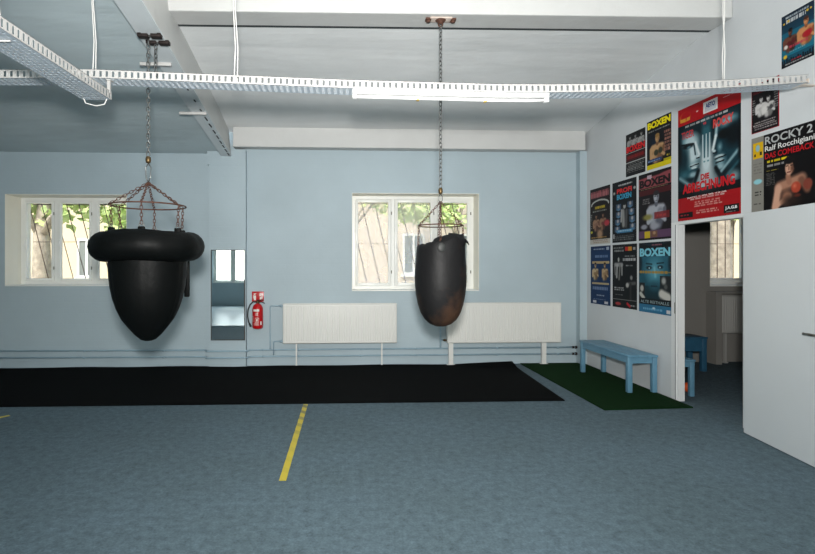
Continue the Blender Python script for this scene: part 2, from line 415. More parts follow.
# pier, corner pilaster
mb = MB(); mb.box(-1.85, -1.335, 7.44, WY, 0, 2.87); mb.box(-1.875, -1.335, 7.435, WY, 2.87, 3.085)
o = struct('trim_5', mb, M['blue'], 'shallow blue wall pier behind the mirror', 'pier')
mb = MB(); mb.box(3.49, RX, 7.42, WY, 0, 3.11); struct('trim_6', mb, M['blue'], 'narrow blue corner pilaster beside the posters', 'pilaster')

# ------------------------------------------------------------------ windows
def window(name, wbox, depth, mull, label, thick=.09, sash=.055, rev=True, handles=True, hazy_panes=(), y=WY, out=.6):
    xa, xb, za, zb_ = wbox; Y = y+depth
    r = bpy.data.objects.new(name, None); COL.objects.link(r); r.location = ((xa+xb)/2, Y, za); r['kind'] = 'structure'; r['label'] = label; r['category'] = 'window'
    if rev:
        m = MB(); t = .006
        m.box(xa, xa+t, y-.003, y+out, za, zb_); m.box(xb-t, xb, y-.003, y+out, za, zb_)
        m.box(xa+t, xb-t, y-.003, y+out, zb_-t, zb_); m.build('reveal', M['cream'], r)
        m = MB(); m.bev(xa+t, xb-t, y-.012, y+out, za, za+.018, .004); m.build('window_sill', M['frame'], r)
        za += .018; xa += t; xb -= t; zb_ -= t
    e = .045
    m = MB(); m.box(xa, xa+e, Y, Y+.07, za, zb_); m.box(xb-e, xb, Y, Y+.07, za, zb_)
    m.box(xa+e, xb-e, Y, Y+.07, za, za+e); m.box(xa+e, xb-e, Y, Y+.07, zb_-e, zb_)
    # mull: (x, width) of posts between casements
    for (x, w) in mull: m.box(x-w/2, x+w/2, Y+.004, Y+.07, za+e, zb_-e)
    m.build('window_frame', M['frame'], r)
    edges = [xa+e]+[q for (x, w) in mull for q in (x-w/2, x+w/2)]+[xb-e]
    for k in range(0, len(edges), 2):
        a, b_ = edges[k]+.003, edges[k+1]-.003; z0, z1 = za+e+.003, zb_-e-.003; s = sash
        m = MB()
        m.bev(a, a+s, Y-.012, Y+.045, z0, z1, .004); m.bev(b_-s, b_, Y-.012, Y+.045, z0, z1, .004)
        m.bev(a+s-.003, b_-s+.003, Y-.012, Y+.045, z0, z0+s, .004); m.bev(a+s-.003, b_-s+.003, Y-.012, Y+.045, z1-s, z1, .004)
        c = m.build('casement', M['frame'], r)
        m = MB(); m.box(a+s-.004, b_-s+.004, Y+.012, Y+.016, z0+s-.004, z1-s+.004)
        m.build('pane', M['glass_hazy'] if k//2 in hazy_panes else M['glass'], c)
        if handles:
            m = MB()
            for z in (z0+.16*(z1-z0), z0+.84*(z1-z0)): m.tube([(b_+.004, Y-.016, z-.022), (b_+.004, Y-.016, z+.022)], .007, 6)
            m.build('hinge', M['handle'], c)
            m = MB(); zc = (z0+z1)/2; hx = a+.022; m.tube([(hx, Y-.012, zc), (hx, Y-.032, zc)], .008, 8); m.tube([(hx, Y-.032, zc+.01), (hx, Y-.034, zc-.09)], .006, 8)
            m.build('window_handle', M['whiteplastic'], c)
    return r
window('window_1', W1, .36, [(-4.195, .06), (-3.65, .06)], 'white three-light window in a deep cream recess, partly behind the round-topped bag', sash=.035)
window('window_2', W2, .30, [(.80, .05), (1.45, .06)], 'white three-light window behind the narrow hanging bag', sash=.045, hazy_panes=(0, 1))
window('window_3', W3, .30, [(6.34, .07)], 'window of the side room seen through the open doorway', sash=.05)
for i, w in enumerate(RW):
    xa, xb = w[0], w[1]
    n = 4 if xb-xa > 2.5 else 3 if xb-xa > 2 else 2
    window('window_%d' % (4+i), w, -.18, [(xa+(xb-xa)*k/n, .07) for k in range(1, n)], 'large window in the wall behind the camera', sash=.05, rev=False, handles=False, y=RY)

def grille(x0, x1, z0, z1, Y, n, lean, label):
    m = MB(); 
    for k in range(n):
        x = x0+(x1-x0)*(k+.5)/n
        m.tube([(x-lean/2, Y, z1), (x+lean/2, Y, z0)], .0065, 6)
    m.tube([(x0, Y+.01, z0+.06), (x1, Y+.01, z0+.06)], .007, 6); m.tube([(x0, Y+.01, z1-.06), (x1, Y+.01, z1-.06)], .007, 6)
    m.tube([(x0, Y+.01, (z0+z1)/2), (x1, Y+.01, (z0+z1)/2)], .004, 6)
    o = m.build('security_grille', M['rust']); tag(o, label, 'grille')
grille(-4.71, -3.03, 1.17, 2.44, 8.2, 9, .32, 'thin slanting rust-brown security bars outside the left window')
grille(.18, 2.03, 1.09, 2.48, 8.2, 9, .32, 'thin slanting rust-brown security bars outside the middle window')
grille(5.53, 7.15, 1.15, 2.44, 8.2, 12, 0, 'upright security bars outside the side room window')

# ------------------------------------------------------------------ the yard outside
M['facade'] = mat('beige render', (214, 200, 170), .85, var=.05, vscale=.8, bump=.2, bscale=8)
M['facade_light'] = mat('pale render', (214, 200, 182), .85, var=.03, vscale=.8)
M['roof'] = mat('roof tile', (150, 118, 104), .8, var=.15, vscale=6)
M['bark'] = mat('pale bark', (176, 164, 146), .9, var=.25, vscale=9, bump=1, bscale=20)
M['leaf'] = mat('leaf', (196, 214, 140), .7, var=.2, vscale=2)
M['yard'] = mat('yard gravel', (196, 188, 168), .9, var=.1, vscale=3)
M['far_glass'] = mat('far window glass', (120, 128, 128), .15)
mb = MB(); mb.box(-22, 26, WY+.6, 40, -.3, -.05); o = mb.build('yard_ground', M['yard']); tag(o, kind='structure')
def house(x0, x1, y, z1, wins, m, label, roofz=2.2):
    r = thing('apartment_house', label, 'building', ((x0+x1)/2, y, -.05))
    b = MB(); b.box(x0, x1, y, y+8, -.05, z1); b.build('wall', m, r)
    b = MB(); b.prism([(y-.4, z1), (y+8.4, z1), (y+4, z1+roofz)], 'x', x0-.3, x1+.3); b.build('roof', M['roof'], r)
    for (a, c, d, e) in wins:
        b = MB(); b.box(a, c, y-.04, y+.05, d, d+.08); b.box(a, c, y-.04, y+.05, e-.08, e); b.box(a, a+.07, y-.04, y+.05, d+.08, e-.08); b.box(c-.07, c, y-.04, y+.05, d+.08, e-.08)
        b.box((a+c)/2-.04, (a+c)/2+.04, y-.04, y+.05, d+.08, e-.08); b.box(a-.08, c+.08, y-.12, y, d-.08, d)
        f = b.build('window', M['frame'], r)
        b = MB(); b.box(a+.07, c-.07, y-.01, y+.01, d+.08, e-.08); b.build('pane', M['far_glass'], f)
house(-13.5, -4.6, 19, 5.2, [(-9.35, -8.7, 1.0, 2.4), (-7.2, -6.3, 1.0, 2.4), (-12.2, -11.4, 1.0, 2.4)], M['facade'], 'beige house with white windows across the yard beyond the left window')
house(-3.6, 6.6, 19, 4.4, [(2.3, 3.1, 1.1, 2.6), (4.4, 5.2, 1.1, 2.6), (-.6, .3, 1.1, 2.6)], M['facade_light'], 'pale house with a small paned window across the yard beyond the middle window')
house(9.5, 19, 21, 5.0, [(11, 12, 1.1, 2.6), (17.4, 18.2, 1.1, 2.6)], M['facade'], 'beige house across the yard beyond the side room window')
def tree(x, y, h, cr, label, trunk_r=.16, low=2.1, leaves=1500, lean=.2, crown_off=0):
    r = thing('tree', label, 'tree', (x, y, -.05))
    rnd = random.Random(int(x*100))
    b = MB(); top = Vector((x+lean, y, h))
    pts = [Vector((x+lean*(k/6)**1.5+rnd.uniform(-.04, .04), y, -.05+(h)*k/6)) for k in range(7)]
    b.tube(pts, [trunk_r*(1-.1*k) for k in range(7)], 10)
    for k in range(6):
        a = rnd.uniform(0, 2*PI); p = pts[3+k % 3]; q = p+Vector((math.cos(a)*cr*.8, math.sin(a)*cr*.5, rnd.uniform(.6, 1.4)))
        b.tube([p, (p+q)/2+Vector((0, 0, .1)), q], [trunk_r*.4, trunk_r*.25, trunk_r*.1], 6)
    b.build('trunk', M['bark'], r)
    b = MB()
    cl = [Vector((x+crown_off+rnd.uniform(-cr, cr)*.8, y+rnd.uniform(-cr, cr)*.5, rnd.uniform(low, h+1.2))) for _ in range(14)]
    for i in range(leaves):
        c = rnd.choice(cl)+Vector((rnd.gauss(0, .3), rnd.gauss(0, .3), rnd.gauss(0, .22)))*cr*.6
        if c.z < low: continue
        u = Vector((rnd.gauss(0, 1), rnd.gauss(0, 1), rnd.gauss(0, 1))).normalized(); w = u.orthogonal().normalized()*.07; u = u*.12
        b.add([c-u, c+w, c+u, c-w], [(0, 1, 2, 3)])
    b.build('foliage', M['leaf'], r)
tree(-6.75, 12, 4.2, 1.3, 'pale-barked leafy tree in the first light of the left window', .24, 2.3, 1800, crown_off=.6)
tree(-5.6, 15.0, 4, 1.0, 'small leafy tree in the middle light of the left window', .07, 2.3, 1500, crown_off=-.1)
tree(-4.35, 11.2, 3.6, .7, 'leafy shrub-like tree in the right light of the left window', .06, 1.7, 1100)
tree(.1, 12.5, 4.4, 1.6, 'leafy tree beyond the left light of the middle window', .12, 2.75, 1600)
tree(3.4, 16.2, 4.4, 1.6, 'leafy tree beyond the right light of the middle window', .09, 2.6, 1500, lean=.7)
tree(8.41, 11.2, 5, 1.2, 'thick pale tree trunk left in the side room window', .26, 3.0, 700)
tree(10.95, 14.2, 5, 1.3, 'slimmer brown tree trunk right in the side room window', .12, 2.4, 700)

# ------------------------------------------------------------------ cable trays
def tray(fmap, L, w, h, m, name_parent, per=.043):
    """perforated U-shaped tray; fmap(s along, c across, z up)"""
    n = int(L/per); per = L/n
    def q(mb, pts): mb.add([fmap(*p) for p in pts], [tuple(range(len(pts)))])
    def slab(mb, s0, s1, c0, c1, h0, h1):
        P = [(s0,c0,h0),(s1,c0,h0),(s1,c1,h0),(s0,c1,h0),(s0,c0,h1),(s1,c0,h1),(s1,c1,h1),(s0,c1,h1)]
        mb.add([fmap(*p) for p in P], [(0,3,2,1),(4,5,6,7),(0,1,5,4),(1,2,6,5),(2,3,7,6),(3,0,4,7)])
    t = .0015
    side = [MB(), MB()]; bot = MB()
    for i in range(n):
        s0, s1 = i*per, (i+1)*per
        for k, c in ((0, 0), (1, w-t)):
            slab(side[k], s0, s1, c, c+t, h-.011, h); slab(side[k], s0, s1, c, c+t, 0, .009)
            slab(side[k], s0, s0+per*.62, c, c+t, .009, h-.011)
            lip = (c, c+.012) if k == 0 else (c-.012+t, c+t)
            slab(side[k], s0, s1, lip[0], lip[1], h-.002, h)
        slab(bot, s0, s0+per*.45, 0, w, 0, t)
        for j in range(6): slab(bot, s0+per*.45, s1, j*w/6+.0, j*w/6+w/6-.014, 0, t)
        slab(bot, s0+per*.45, s1, w-.01, w, 0, t)
    for k in (0, 1): side[k].build('side_rail', m, name_parent)
    bot.build('perforated_floor', M['tray_floor'], name_parent)

zt = [(-4.8, 2.80), (-2.35, 2.80), (-1.72, 2.813), (-.74, 2.788), (.07, 2.768), (1.15, 2.755), (1.52, 2.76), (2.26, 2.78), (2.94, 2.82), (3.45, 2.862), (3.6, 2.87)]
zx = np.array([a for a, _ in zt]); zz = np.array([b for _, b in zt])
def ztop(x): return float(np.interp(x, zx, zz))
T = thing('cable_tray', 'long white perforated cable tray hanging right across the room to the poster wall', 'cable tray', (0, 3.77, 2.7))
tray(lambda s, c, z: (-4.8+s, 3.7+c, ztop(-4.8+s)-.06+z), 8.265, .15, .06, M['tray'], T)
mb = MB(); mb.box(3.47, 3.475, 3.7, 3.85, ztop(3.5)-.062, ztop(3.5)-.03); mb.box(3.475, RX-.002, 3.755, 3.795, ztop(3.5)-.062, ztop(3.5)-.057)
mb.build('wall_bracket', M['tray_old'], T)
def cord(pts, parent, m=M['wire'], r=.006): b = MB(); b.tube(pts, r, 6); return b.build('hanger_wire', m, parent)
for (x, b_, t_) in ((-1.745, .006, .004), (-.75, .010, .006), (2.875, .045, .008)):
    zc = zl(3.8) if x < -1.7 else 4.25; z0 = ztop(x); wv = .008 if x < 2 else 0
    ya, yb = (3.765, 3.785) if x < 2 else (3.71, 3.84)
    cord([(x-b_, ya, z0-.058 if x < 2 else z0), (x-b_*.8+wv, ya+.005, z0+.22), (x-t_-wv, 3.77, z0+.5), (x-t_, 3.775, zc)], T, r=.0042)
    cord([(x+b_, yb, z0-.058 if x < 2 else z0), (x+b_*.8+wv, yb-.005, z0+.22), (x+t_-wv, 3.775, z0+.5), (x+t_, 3.775, zc)], T, r=.0042)
T2 = thing('cable_tray', 'white perforated cable tray running towards the camera at upper left', 'cable tray', (-1.72, 3.0, 2.6))
tray(lambda s, c, z: (-1.62-c, 3.77-s, 2.62-.031*s+z), 5.0, .2, .06, M['tray'], T2)
cord([(-1.66, 2.62, 2.65), (-1.69, 2.60, 3.0), (-1.74, 2.58, zl(2.58))], T2)
cord([(-1.78, 2.62, 2.65), (-1.75, 2.60, 3.0), (-1.745, 2.58, zl(2.58))], T2)
mb = MB(); mb.tube([(-1.64, 3.74, 2.62), (-1.66, 3.75, 2.585), (-1.72, 3.76, 2.575), (-1.79, 3.75, 2.59), (-1.80, 3.74, 2.62)], .004, 6); mb.build('wire_loop', M['wire'], T2)
mb = MB(); mb.box(-1.637, -1.617, 3.735, 3.755, 2.66, 2.752); mb.box(-1.637, -1.60, 3.72, 3.76, 2.746, 2.752); mb.build('hook_bracket', M['tray'], T2)
mb = MB(); mb.box(-1.86, -1.68, 2.56, 2.566, 2.578, 2.584); mb.tube([(-1.95, 2.70, 2.578), (-1.66, 2.70, 2.580)], .005, 6); mb.build('cross_rod', M['tray'], T2)
# fluorescent batten under the tray
F = thing('fluorescent_light', 'unlit white fluorescent batten fixed under the long cable tray', 'light', (.8, 3.76, 2.64))
def zf(x): return ztop(x)-.0615
for nm, m_, y0, y1, d0, d1 in (('light_housing', M['lamp_white'], 3.70, 3.79, .036, .0),):
    mb = MB(); xs = [.09+k*(1.425)/10 for k in range(11)]
    vs = []; 
    for x in xs: vs += [(x, y0, zf(x)-d0), (x, y1, zf(x)-d0), (x, y1, zf(x)-d1), (x, y0, zf(x)-d1)]
    fs = [(0, 1, 2, 3), (43, 42, 41, 40)]
    for i in range(10):
        for k in range(4): fs.append((i*4+k, i*4+4+k, i*4+4+(k+1) % 4, i*4+(k+1) % 4))
    mb.add(vs, fs); mb.build(nm, m_, F)
mb = MB(); mb.tube([(x, 3.722, zf(x)-.050) for x in [.12+k*1.365/10 for k in range(11)]], .012, 12); mb.build('fluorescent_tube', M['tube'], F)
for x in (.09, 1.485): mb = MB(); mb.bev(x, x+.03, 3.703, 3.742, zf(x)-.066, zf(x)-.034, .004); mb.build('tube_holder', M['whiteplastic'], F)
for x in (.55, 1.04): mb = MB(); mb.bev(x, x+.02, 3.705, 3.74, zf(x)-.068, zf(x)-.06, .002); mb.build('tube_clip', M['clip'], F)
# bars clamped across the beam
for (x0, x1, y, lb) in ((-1.82, -1.54, 4.83, 'short white mounting bar under the beam close to the chain clamps'), (-1.80, -1.50, 5.92, 'short white mounting bar under the beam nearer the blue wall')):
    z = zb(y)-.028
    mb = MB(); mb.bev(x0, x1, y-.014, y+.014, z-.014, z+.016, .003); o = mb.build('mounting_bar', M['tray']); tag(o, lb, 'bar')

# ------------------------------------------------------------------ heavy bags
# acorn-shaped bag
BX, BY = -1.574, 4.35
B1 = thing('heavy_bag', 'large black acorn-shaped punching bag with a fat padded ring round its top', 'punching bag', (BX, BY, .8))
prof = [(.001, .826), (.03, .829), (.06, .84), (.105, .882), (.152, .94), (.204, 1.01), (.243, 1.095), (.270, 1.18), (.288, 1.27), (.298, 1.36), (.303, 1.45), (.305, 1.55), (.28, 1.62), (.001, 1.64)]
def seam8(r, z, q):
    d = abs(((q+.25) % (2*PI/6))-(PI/6))/(PI/6); k = max(0, (d-.93)/.07)
    return r*(1-.018*k), z
mb = MB(); mb.lathe(prof, (BX, BY), 96, seam8); mb.build('bag_body', M['leather'], B1)
mb = MB()
R0, r0 = .322, .119; vs = []; fs = []; NS, NT = 96, 20
for i in range(NS):
    q = 2*PI*i/NS
    d = abs(((q+.1) % (2*PI/6))-(PI/6))/(PI/6); k = max(0, (d-.9)/.1)
    rr = r0*(1-.03*k+.012*math.sin(9*q)+.008*math.sin(17*q+1))
    for j in range(NT):
        w = 2*PI*j/NT
        ra = R0+rr*1.03*math.cos(w); z = 1.60+rr*math.sin(w)*(1 if math.sin(w) < 0 else 1.02)
        vs.append((BX+ra*math.cos(q), BY+ra*math.sin(q), z+.006*math.sin(3*q)))
for i in range(NS):
    for j in range(NT): fs.append((i*NT+j, ((i+1) % NS)*NT+j, ((i+1) % NS)*NT+(j+1) % NT, i*NT+(j+1) % NT))
mb.add(vs, fs, True); mb.build('padded_ring', M['leather'], B1)
mb = MB(); mb.lathe([(.3, 1.655), (.25, 1.70), (.1, 1.71), (.001, 1.712)], (BX, BY), 32); mb.build('top_cover', M['leather'], B1)
mb = MB(); mb.ring((BX, BY, 1.935), .293, .006, seg=64); mb.build('spreader_ring', M['rust'], B1)
apex = (BX, BY, 2.125)
for k in range(6):
    q = 2*PI*k/6+.70; cx, cy = math.cos(q), math.sin(q)
    rim = (BX+.293*cx, BY+.293*cy, 1.935); low = (BX+.285*cx, BY+.285*cy, 1.765)
    mb = MB(); chain(mb, apex, rim, .036, .0095, .0030); chain(mb, rim, low, .036, .0095, .0030, .4); mb.build('spreader_chain', M['rust'], B1)
    mb = MB(); mb.ring((low[0], low[1], 1.757), .019, .0036, (cx, cy, 0), 16, 6); mb.build('eyelet_ring', M['steel'], B1)
    mb = MB(); mb.bev(low[0]-.026, low[0]+.026, low[1]-.014, low[1]+.014, 1.70, 1.748, .008); mb.build('leather_tab', M['leather'], B1)
mb = MB(); mb.tube([(BX+.035*0, BY, 2.13), (BX+.018, BY, 2.17), (BX+.022, BY, 2.25), (BX+.002, BY, 2.285)], .0045, 6); mb.tube([(BX, BY, 2.13), (BX-.018, BY, 2.17), (BX-.022, BY, 2.25), (BX+.002, BY, 2.285)], .0045, 6); mb.build('shackle', M['steel'], B1)
mb = MB(); mb.lathe([(.001, 2.285), (.018, 2.29), (.022, 2.305), (.022, 2.325), (.018, 2.34), (.001, 2.345)], (BX, BY), 12); mb.build('swivel', M['brass'], B1)
mb = MB(); chain(mb, (BX, BY, 2.345), (BX, BY, 3.30), .048, .0125, .0042); mb.build('hanging_chain', M['steel'], B1)
mb = MB(); chain(mb, (BX+.035, BY+.07, 2.95), (BX+.035, BY+.07, 3.29), .048, .0125, .0042, .5); mb.build('spare_chain', M['steel'], B1)
mb = MB(); mb.bev(-1.366, -1.320, BY+.27, BY+.30, 1.17, 1.52, .008); mb.build('strap', M['leather'], B1)
# girder clamps
for (y, zc, lb) in ((4.36, None, 'dark girder clamp holding the chain of the acorn-shaped bag, the nearer of two'), (4.465, None, 'dark girder clamp holding the chain of the acorn-shaped bag, the farther of two')):
    z = zb(y)
    Cc = thing('girder_clamp', lb, 'clamp', (-1.575, y, z-.05))
    for s_ in (-1, 1):
        mb = MB(); x0, x1 = sorted((-1.565+s_*.010+(y-4.36)*.3, -1.565+s_*.095+(y-4.36)*.3)); mb.bev(x0, x1, y-.03, y+.03, z-.045, z-.018, .006)
        xo = x1 if s_ > 0 else x0
        mb.bev(min(xo, xo-s_*.03), max(xo, xo-s_*.03), y-.03, y+.03, z-.03, z-.013, .004); mb.build('jaw', M['dark_steel'], Cc)
    mb = MB(); mb.tube([(-1.60, y, z-.03), (-1.53, y, z-.03)], .010, 8); mb.build('clamp_bolt', M['steel'], Cc)

# plain bag
CX, CY = .925, 4.75
B2 = thing('heavy_bag', 'narrow worn black leather punching bag with a folded top in front of the middle window', 'punching bag', (CX, CY, .88))
prof = [(.001, .884), (.05, .889), (.10, .91), (.145, .95), (.182, 1.01), (.208, 1.09), (.226, 1.18), (.235, 1.27), (.237, 1.35), (.232, 1.43), (.226, 1.52), (.222, 1.60), (.218, 1.64), (.205, 1.662), (.16, 1.655), (.10, 1.64), (.001, 1.635)]
def top2(r, z, q):
    t = max(0, (z-1.40)/.26)
    zz_ = z+t*(.018+.05*math.cos(q-.0))-t*t*.008*math.cos(8*q)
    rr_ = r*(1+.010*math.cos(7*q+1)*t*t+.006*math.sin(5*q))
    return rr_, zz_
mb = MB(); mb.lathe(prof, (CX, CY), 96, top2); mb.build('bag_body', M['leather_worn'], B2)
mb = MB()   # gathered spare leather folded over the right of the rim
def lump(r, z, q):
    w_ = 1+.022*math.cos(5*q+1)+.012*math.cos(9*q)
    return r*w_, z+.012*math.cos(q)+.003*math.cos(6*q)*(z > 1.66)
mb.lathe([(.145, 1.585), (.155, 1.635), (.152, 1.67), (.130, 1.700), (.085, 1.722), (.001, 1.730)], (CX+.062, CY-.045), 40, lump)
mb.tube([(CX+.15, CY-.10, 1.68), (CX+.205, CY-.10, 1.672), (CX+.228, CY-.09, 1.655), (CX+.245, CY-.08, 1.63)], [.03, .016, .009, .003], 8)
mb.build('gathered_leather', M['leather_worn'], B2)
mb = MB(); mb.ell((CX-.035, CY-.222, 1.605), .036, .012, .042); mb.build('round_patch', M['leather_fold'], B2)
mb = MB(); mb.ring((CX, CY, 1.812), .2, .0055, seg=48); mb.build('spreader_ring', M['rust'], B2)
apex = (CX, CY, 2.03)
for k in range(4):
    q = 2*PI*k/4-.19+(.09 if k == 1 else 0); cx, cy = math.cos(q), math.sin(q)
    rim = (CX+.2*cx, CY+.2*cy, 1.812); low = (CX+.205*cx, CY+.205*cy, 1.665+.05*cx)
    mb = MB(); chain(mb, apex, rim, .032, .0085, .0028); chain(mb, rim, low, .032, .0085, .0028, .4); mb.build('spreader_chain', M['rust'], B2)
    mb = MB(); mb.ring((low[0], low[1], low[2]-.01), .014, .003, (cx, cy, 0), 14, 6); mb.build('eyelet_ring', M['steel'], B2)
mb = MB(); mb.tube([(CX, CY, 2.02), (CX+.016, CY, 2.045), (CX+.016, CY, 2.08), (CX, CY, 2.105)], .004, 6); mb.tube([(CX, CY, 2.02), (CX-.016, CY, 2.045), (CX-.016, CY, 2.08), (CX, CY, 2.105)], .004, 6); mb.build('shackle', M['steel'], B2)
mb = MB(); mb.lathe([(.001, 2.10), (.016, 2.105), (.02, 2.12), (.02, 2.145), (.014, 2.16), (.001, 2.165)], (CX, CY), 12); mb.build('swivel', M['brass'], B2)
mb = MB(); chain(mb, (CX, CY, 2.16), (CX, CY, 3.665), .048, .0125, .004); mb.build('hanging_chain', M['steel'], B2)
P2 = thing('ceiling_mount', 'rusty ceiling plate with an eye holding the chain of the narrow bag', 'ceiling mount', (CX, CY, 3.70))
mb = MB(); mb.bev(CX-.10, CX+.10, CY-.05, CY+.05, 3.702, 3.714, .003); mb.build('mount_plate', mat('scuffed primer', (206, 190, 178), .6, var=.15, vscale=25), P2)
mb = MB()
for s_ in (-1, 1):
    mb = MB(); mb.lathe([(.001, 3.68), (.02, 3.682), (.02, 3.702)], (CX+s_*.115, CY), 6, smooth=False); mb.box(min(CX+s_*.09, CX+s_*.14), max(CX+s_*.09, CX+s_*.14), CY-.03, CY+.03, 3.698, 3.714); mb.build('bolt_head', M['rust'], P2)
mb = MB(); mb.lathe([(.012, 3.665), (.03, 3.68), (.05, 3.702)], (CX, CY), 12); mb.ring((CX, CY, 3.665), .02, .006, (0, 1, 0), 14, 6); mb.build('eye_bolt', M['rust'], P2)

# ------------------------------------------------------------------ radiators and pipes
def radiator(x0, x1, z0, z1, yf, label, mt, feet, thick=.1, valve_left=True):
    r = thing('radiator', label, 'radiator', ((x0+x1)/2, yf+thick/2, 0))
    n = int((x1-x0-.06)/.0333); p = (x1-x0-.06)/n
    prof = [(x0, yf+.02), (x0+.004, yf+.006), (x0+.012, yf+.002), (x0+.03, yf)]
    for i in range(n):
        a = x0+.03+i*p; prof += [(a+p*.30, yf), (a+p*.42, yf+.0032), (a+p*.66, yf+.0032), (a+p*.8, yf)]
    prof += [(x1-.03, yf), (x1-.012, yf+.002), (x1-.004, yf+.006), (x1, yf+.02)]
    mb = MB(); vs = []
    zs = [(z0, .012), (z0+.012, 0), (z0+.03, 0), (z0+.036, None), (z1-.036, None), (z1-.03, 0), (z1-.012, 0), (z1, .012)]
    m_ = len(prof)
    for (z, o_) in zs:
        for (x, y) in prof:
            if o_ is None: vs.append((x, y, z))
            else:
                yy = y if (x < x0+.02 or x > x1-.02) else yf; vs.append((x, yy+o_, z))
    fs = [(j*m_+i, j*m_+i+1, (j+1)*m_+i+1, (j+1)*m_+i) for j in range(len(zs)-1) for i in range(m_-1)]
    mb.add(vs, fs); mb.build('front_panel', mt, r)
    mb = MB(); mb.box(x0+.004, x1-.004, yf+.085, yf+thick, z0+.01, z1-.01); mb.build('back_panel', mt, r)
    for x in (x0, x1-.006): mb = MB(); mb.box(x, x+.006, yf+.018, yf+thick, z0+.006, z1+.002); mb.build('side_cover', mt, r)
    mb = MB(); k = x0+.008
    mb.box(x0+.006, x1-.006, yf+.012, yf+.02, z1-.004, z1+.003); mb.box(x0+.006, x1-.006, yf+.09, yf+thick, z1-.004, z1+.003)
    while k < x1-.02: mb.box(k, k+.008, yf+.02, yf+.09, z1-.003, z1+.002); k += .022
    mb.build('top_grille', mt, r)
    for (fx, w) in feet:
        mb = MB(); mb.box(fx-w/2, fx+w/2, yf+.03, yf+.07, .015, z0+.02); mb.box(fx-w*.9, fx+w*.9, yf+.015, yf+.085, 0.0, .015); mb.build('foot', mt, r)
    if valve_left:
        for z in ((z1-.03, z0+.03) if valve_left == 2 else (z0+.04,)):
            mb = MB(); mb.tube([(x0-.055, yf+.05, z), (x0+.01, yf+.05, z)], .011, 10); mb.tube([(x0-.04, yf+.05, z), (x0-.018, yf+.05, z)], .018, 8); mb.build('valve', M['brass'] if valve_left != 2 else M['pipe'], r)
    return r
radiator(-.81, .815, .333, .897, 7.40, 'long white panel radiator left, beside the fire extinguisher', M['rad'], [(-.62, .02), (.60, .02)], valve_left=2)
radiator(1.54, 3.21, .325, .90, 7.40, 'long white panel radiator right, behind the narrow bag and above the green turf', M['rad'], [(1.60, .065), (2.965, .065)], valve_left=1)
radiator(5.62, 6.9, .44, 1.0, 7.41, 'grey panel radiator under the side room window', M['rad_grey'], [(5.7, .03), (6.8, .03)], valve_left=0)
mb = MB(); mb.box(5.47, 5.56, 7.33, WY, 0, 1.03); mb.box(5.47, 7.1, 7.33, WY, 1.03, 1.055)
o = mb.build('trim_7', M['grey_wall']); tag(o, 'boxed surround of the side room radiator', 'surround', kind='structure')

def hpipe(z, label, extra=()):
    t = thing('heating_pipe', label, 'pipe', (-1, 7.5, z))
    Y = 7.505; b = MB()
    b.tube([(LX, Y, z+.015), (-1.93, Y, z), (-1.90, Y-.01, z), (-1.885, 7.418, z), (-1.86, 7.408, z), (-1.33, 7.408, z), (-1.305, 7.418, z), (-1.29, Y-.01, z), (-1.26, Y, z), (3.49, Y, z+.005)], .0115, 10)
    b.build('pipe_run', M['pipe'], t)
    b = MB()
    for x in (-3.6, -2.5, -1.1, -.6, .3, 1.1, 2.3, 3.2):
        b = MB(); b.tube([(x-.012, Y, z), (x+.012, Y, z)], .015, 8); b.box(x-.006, x+.006, Y, WY, z-.01, z+.006); b.build('pipe_clip', M['pipe'], t)
    b = MB(); b.tube([(3.41, Y, z+.005), (3.44, Y, z+.005)], .017, 8); b.tube([(3.455, Y, z+.005), (3.485, Y, z+.005)], .02, 8); b.build('pipe_union', M['dark_steel'], t)
    return t
hpipe(.235, 'upper blue painted heating pipe along the foot of the back wall')
hpipe(.140, 'lower blue painted heating pipe along the foot of the back wall')
mb = MB(); mb.tube([(-.865, 7.45, .867), (-.98, 7.45, .867), (-.995, 7.455, .85), (-.995, 7.47, .3), (-.995, 7.48, .255)], .008, 8); o = mb.build('riser_pipe', M['pipe']); tag(o, 'tall thin blue riser pipe up to the top valve of the left radiator', 'pipe')
mb = MB(); mb.tube([(-.865, 7.45, .363), (-.93, 7.45, .363), (-.945, 7.455, .35), (-.945, 7.475, .165)], .008, 8); o = mb.build('riser_pipe', M['pipe']); tag(o, 'short thin blue riser pipe to the bottom valve of the left radiator', 'pipe')
mb = MB(); mb.tube([(1.46, 7.50, .63), (1.46, 7.50, .255)], .012, 8); mb.tube([(1.46, 7.50, .365), (1.485, 7.46, .365)], .01, 8); o = mb.build('riser_pipe', M['pipe']); tag(o, 'blue riser pipe beside the brass valve of the right radiator', 'pipe')

# ------------------------------------------------------------------ mirror, extinguisher
Mr = thing('wall_mirror', 'tall narrow frameless mirror on the blue pier left of the fire extinguisher', 'mirror', (-1.58, 7.43, .385))
mb = MB(); mb.prism([(-1.822, 7.430), (-1.343, 7.4195), (-1.343, 7.440), (-1.822, 7.440)], 'z', .385, 1.665); mb.build('mirror_backing', M['mirror_edge'], Mr)
mb = MB(); mb.add([(-1.812, 7.4288, .395), (-1.353, 7.4188, .395), (-1.353, 7.4188, 1.655), (-1.812, 7.4288, 1.655)], [(0, 1, 2, 3)]); mb.build('mirror_glass', M['mirror_glass'], Mr)
E_ = thing('fire_extinguisher', 'red fire extinguisher hanging on the blue wall beside the mirror', 'fire extinguisher', (-1.165, 7.45, .54))
ex, ey = -1.168, 7.45
mb = MB(); mb.lathe([(.001, .546), (.05, .546), (.066, .552), (.075, .57), (.076, .60), (.076, .82), (.072, .85), (.055, .882), (.03, .9), (.022, .905), (.001, .91)], (ex, ey), 28); mb.build('cylinder', M['red'], E_)
mb = MB(); mb.lathe([(.02, .905), (.024, .915), (.024, .94), (.001, .945)], (ex, ey), 12); mb.build('valve', M['brass'], E_)
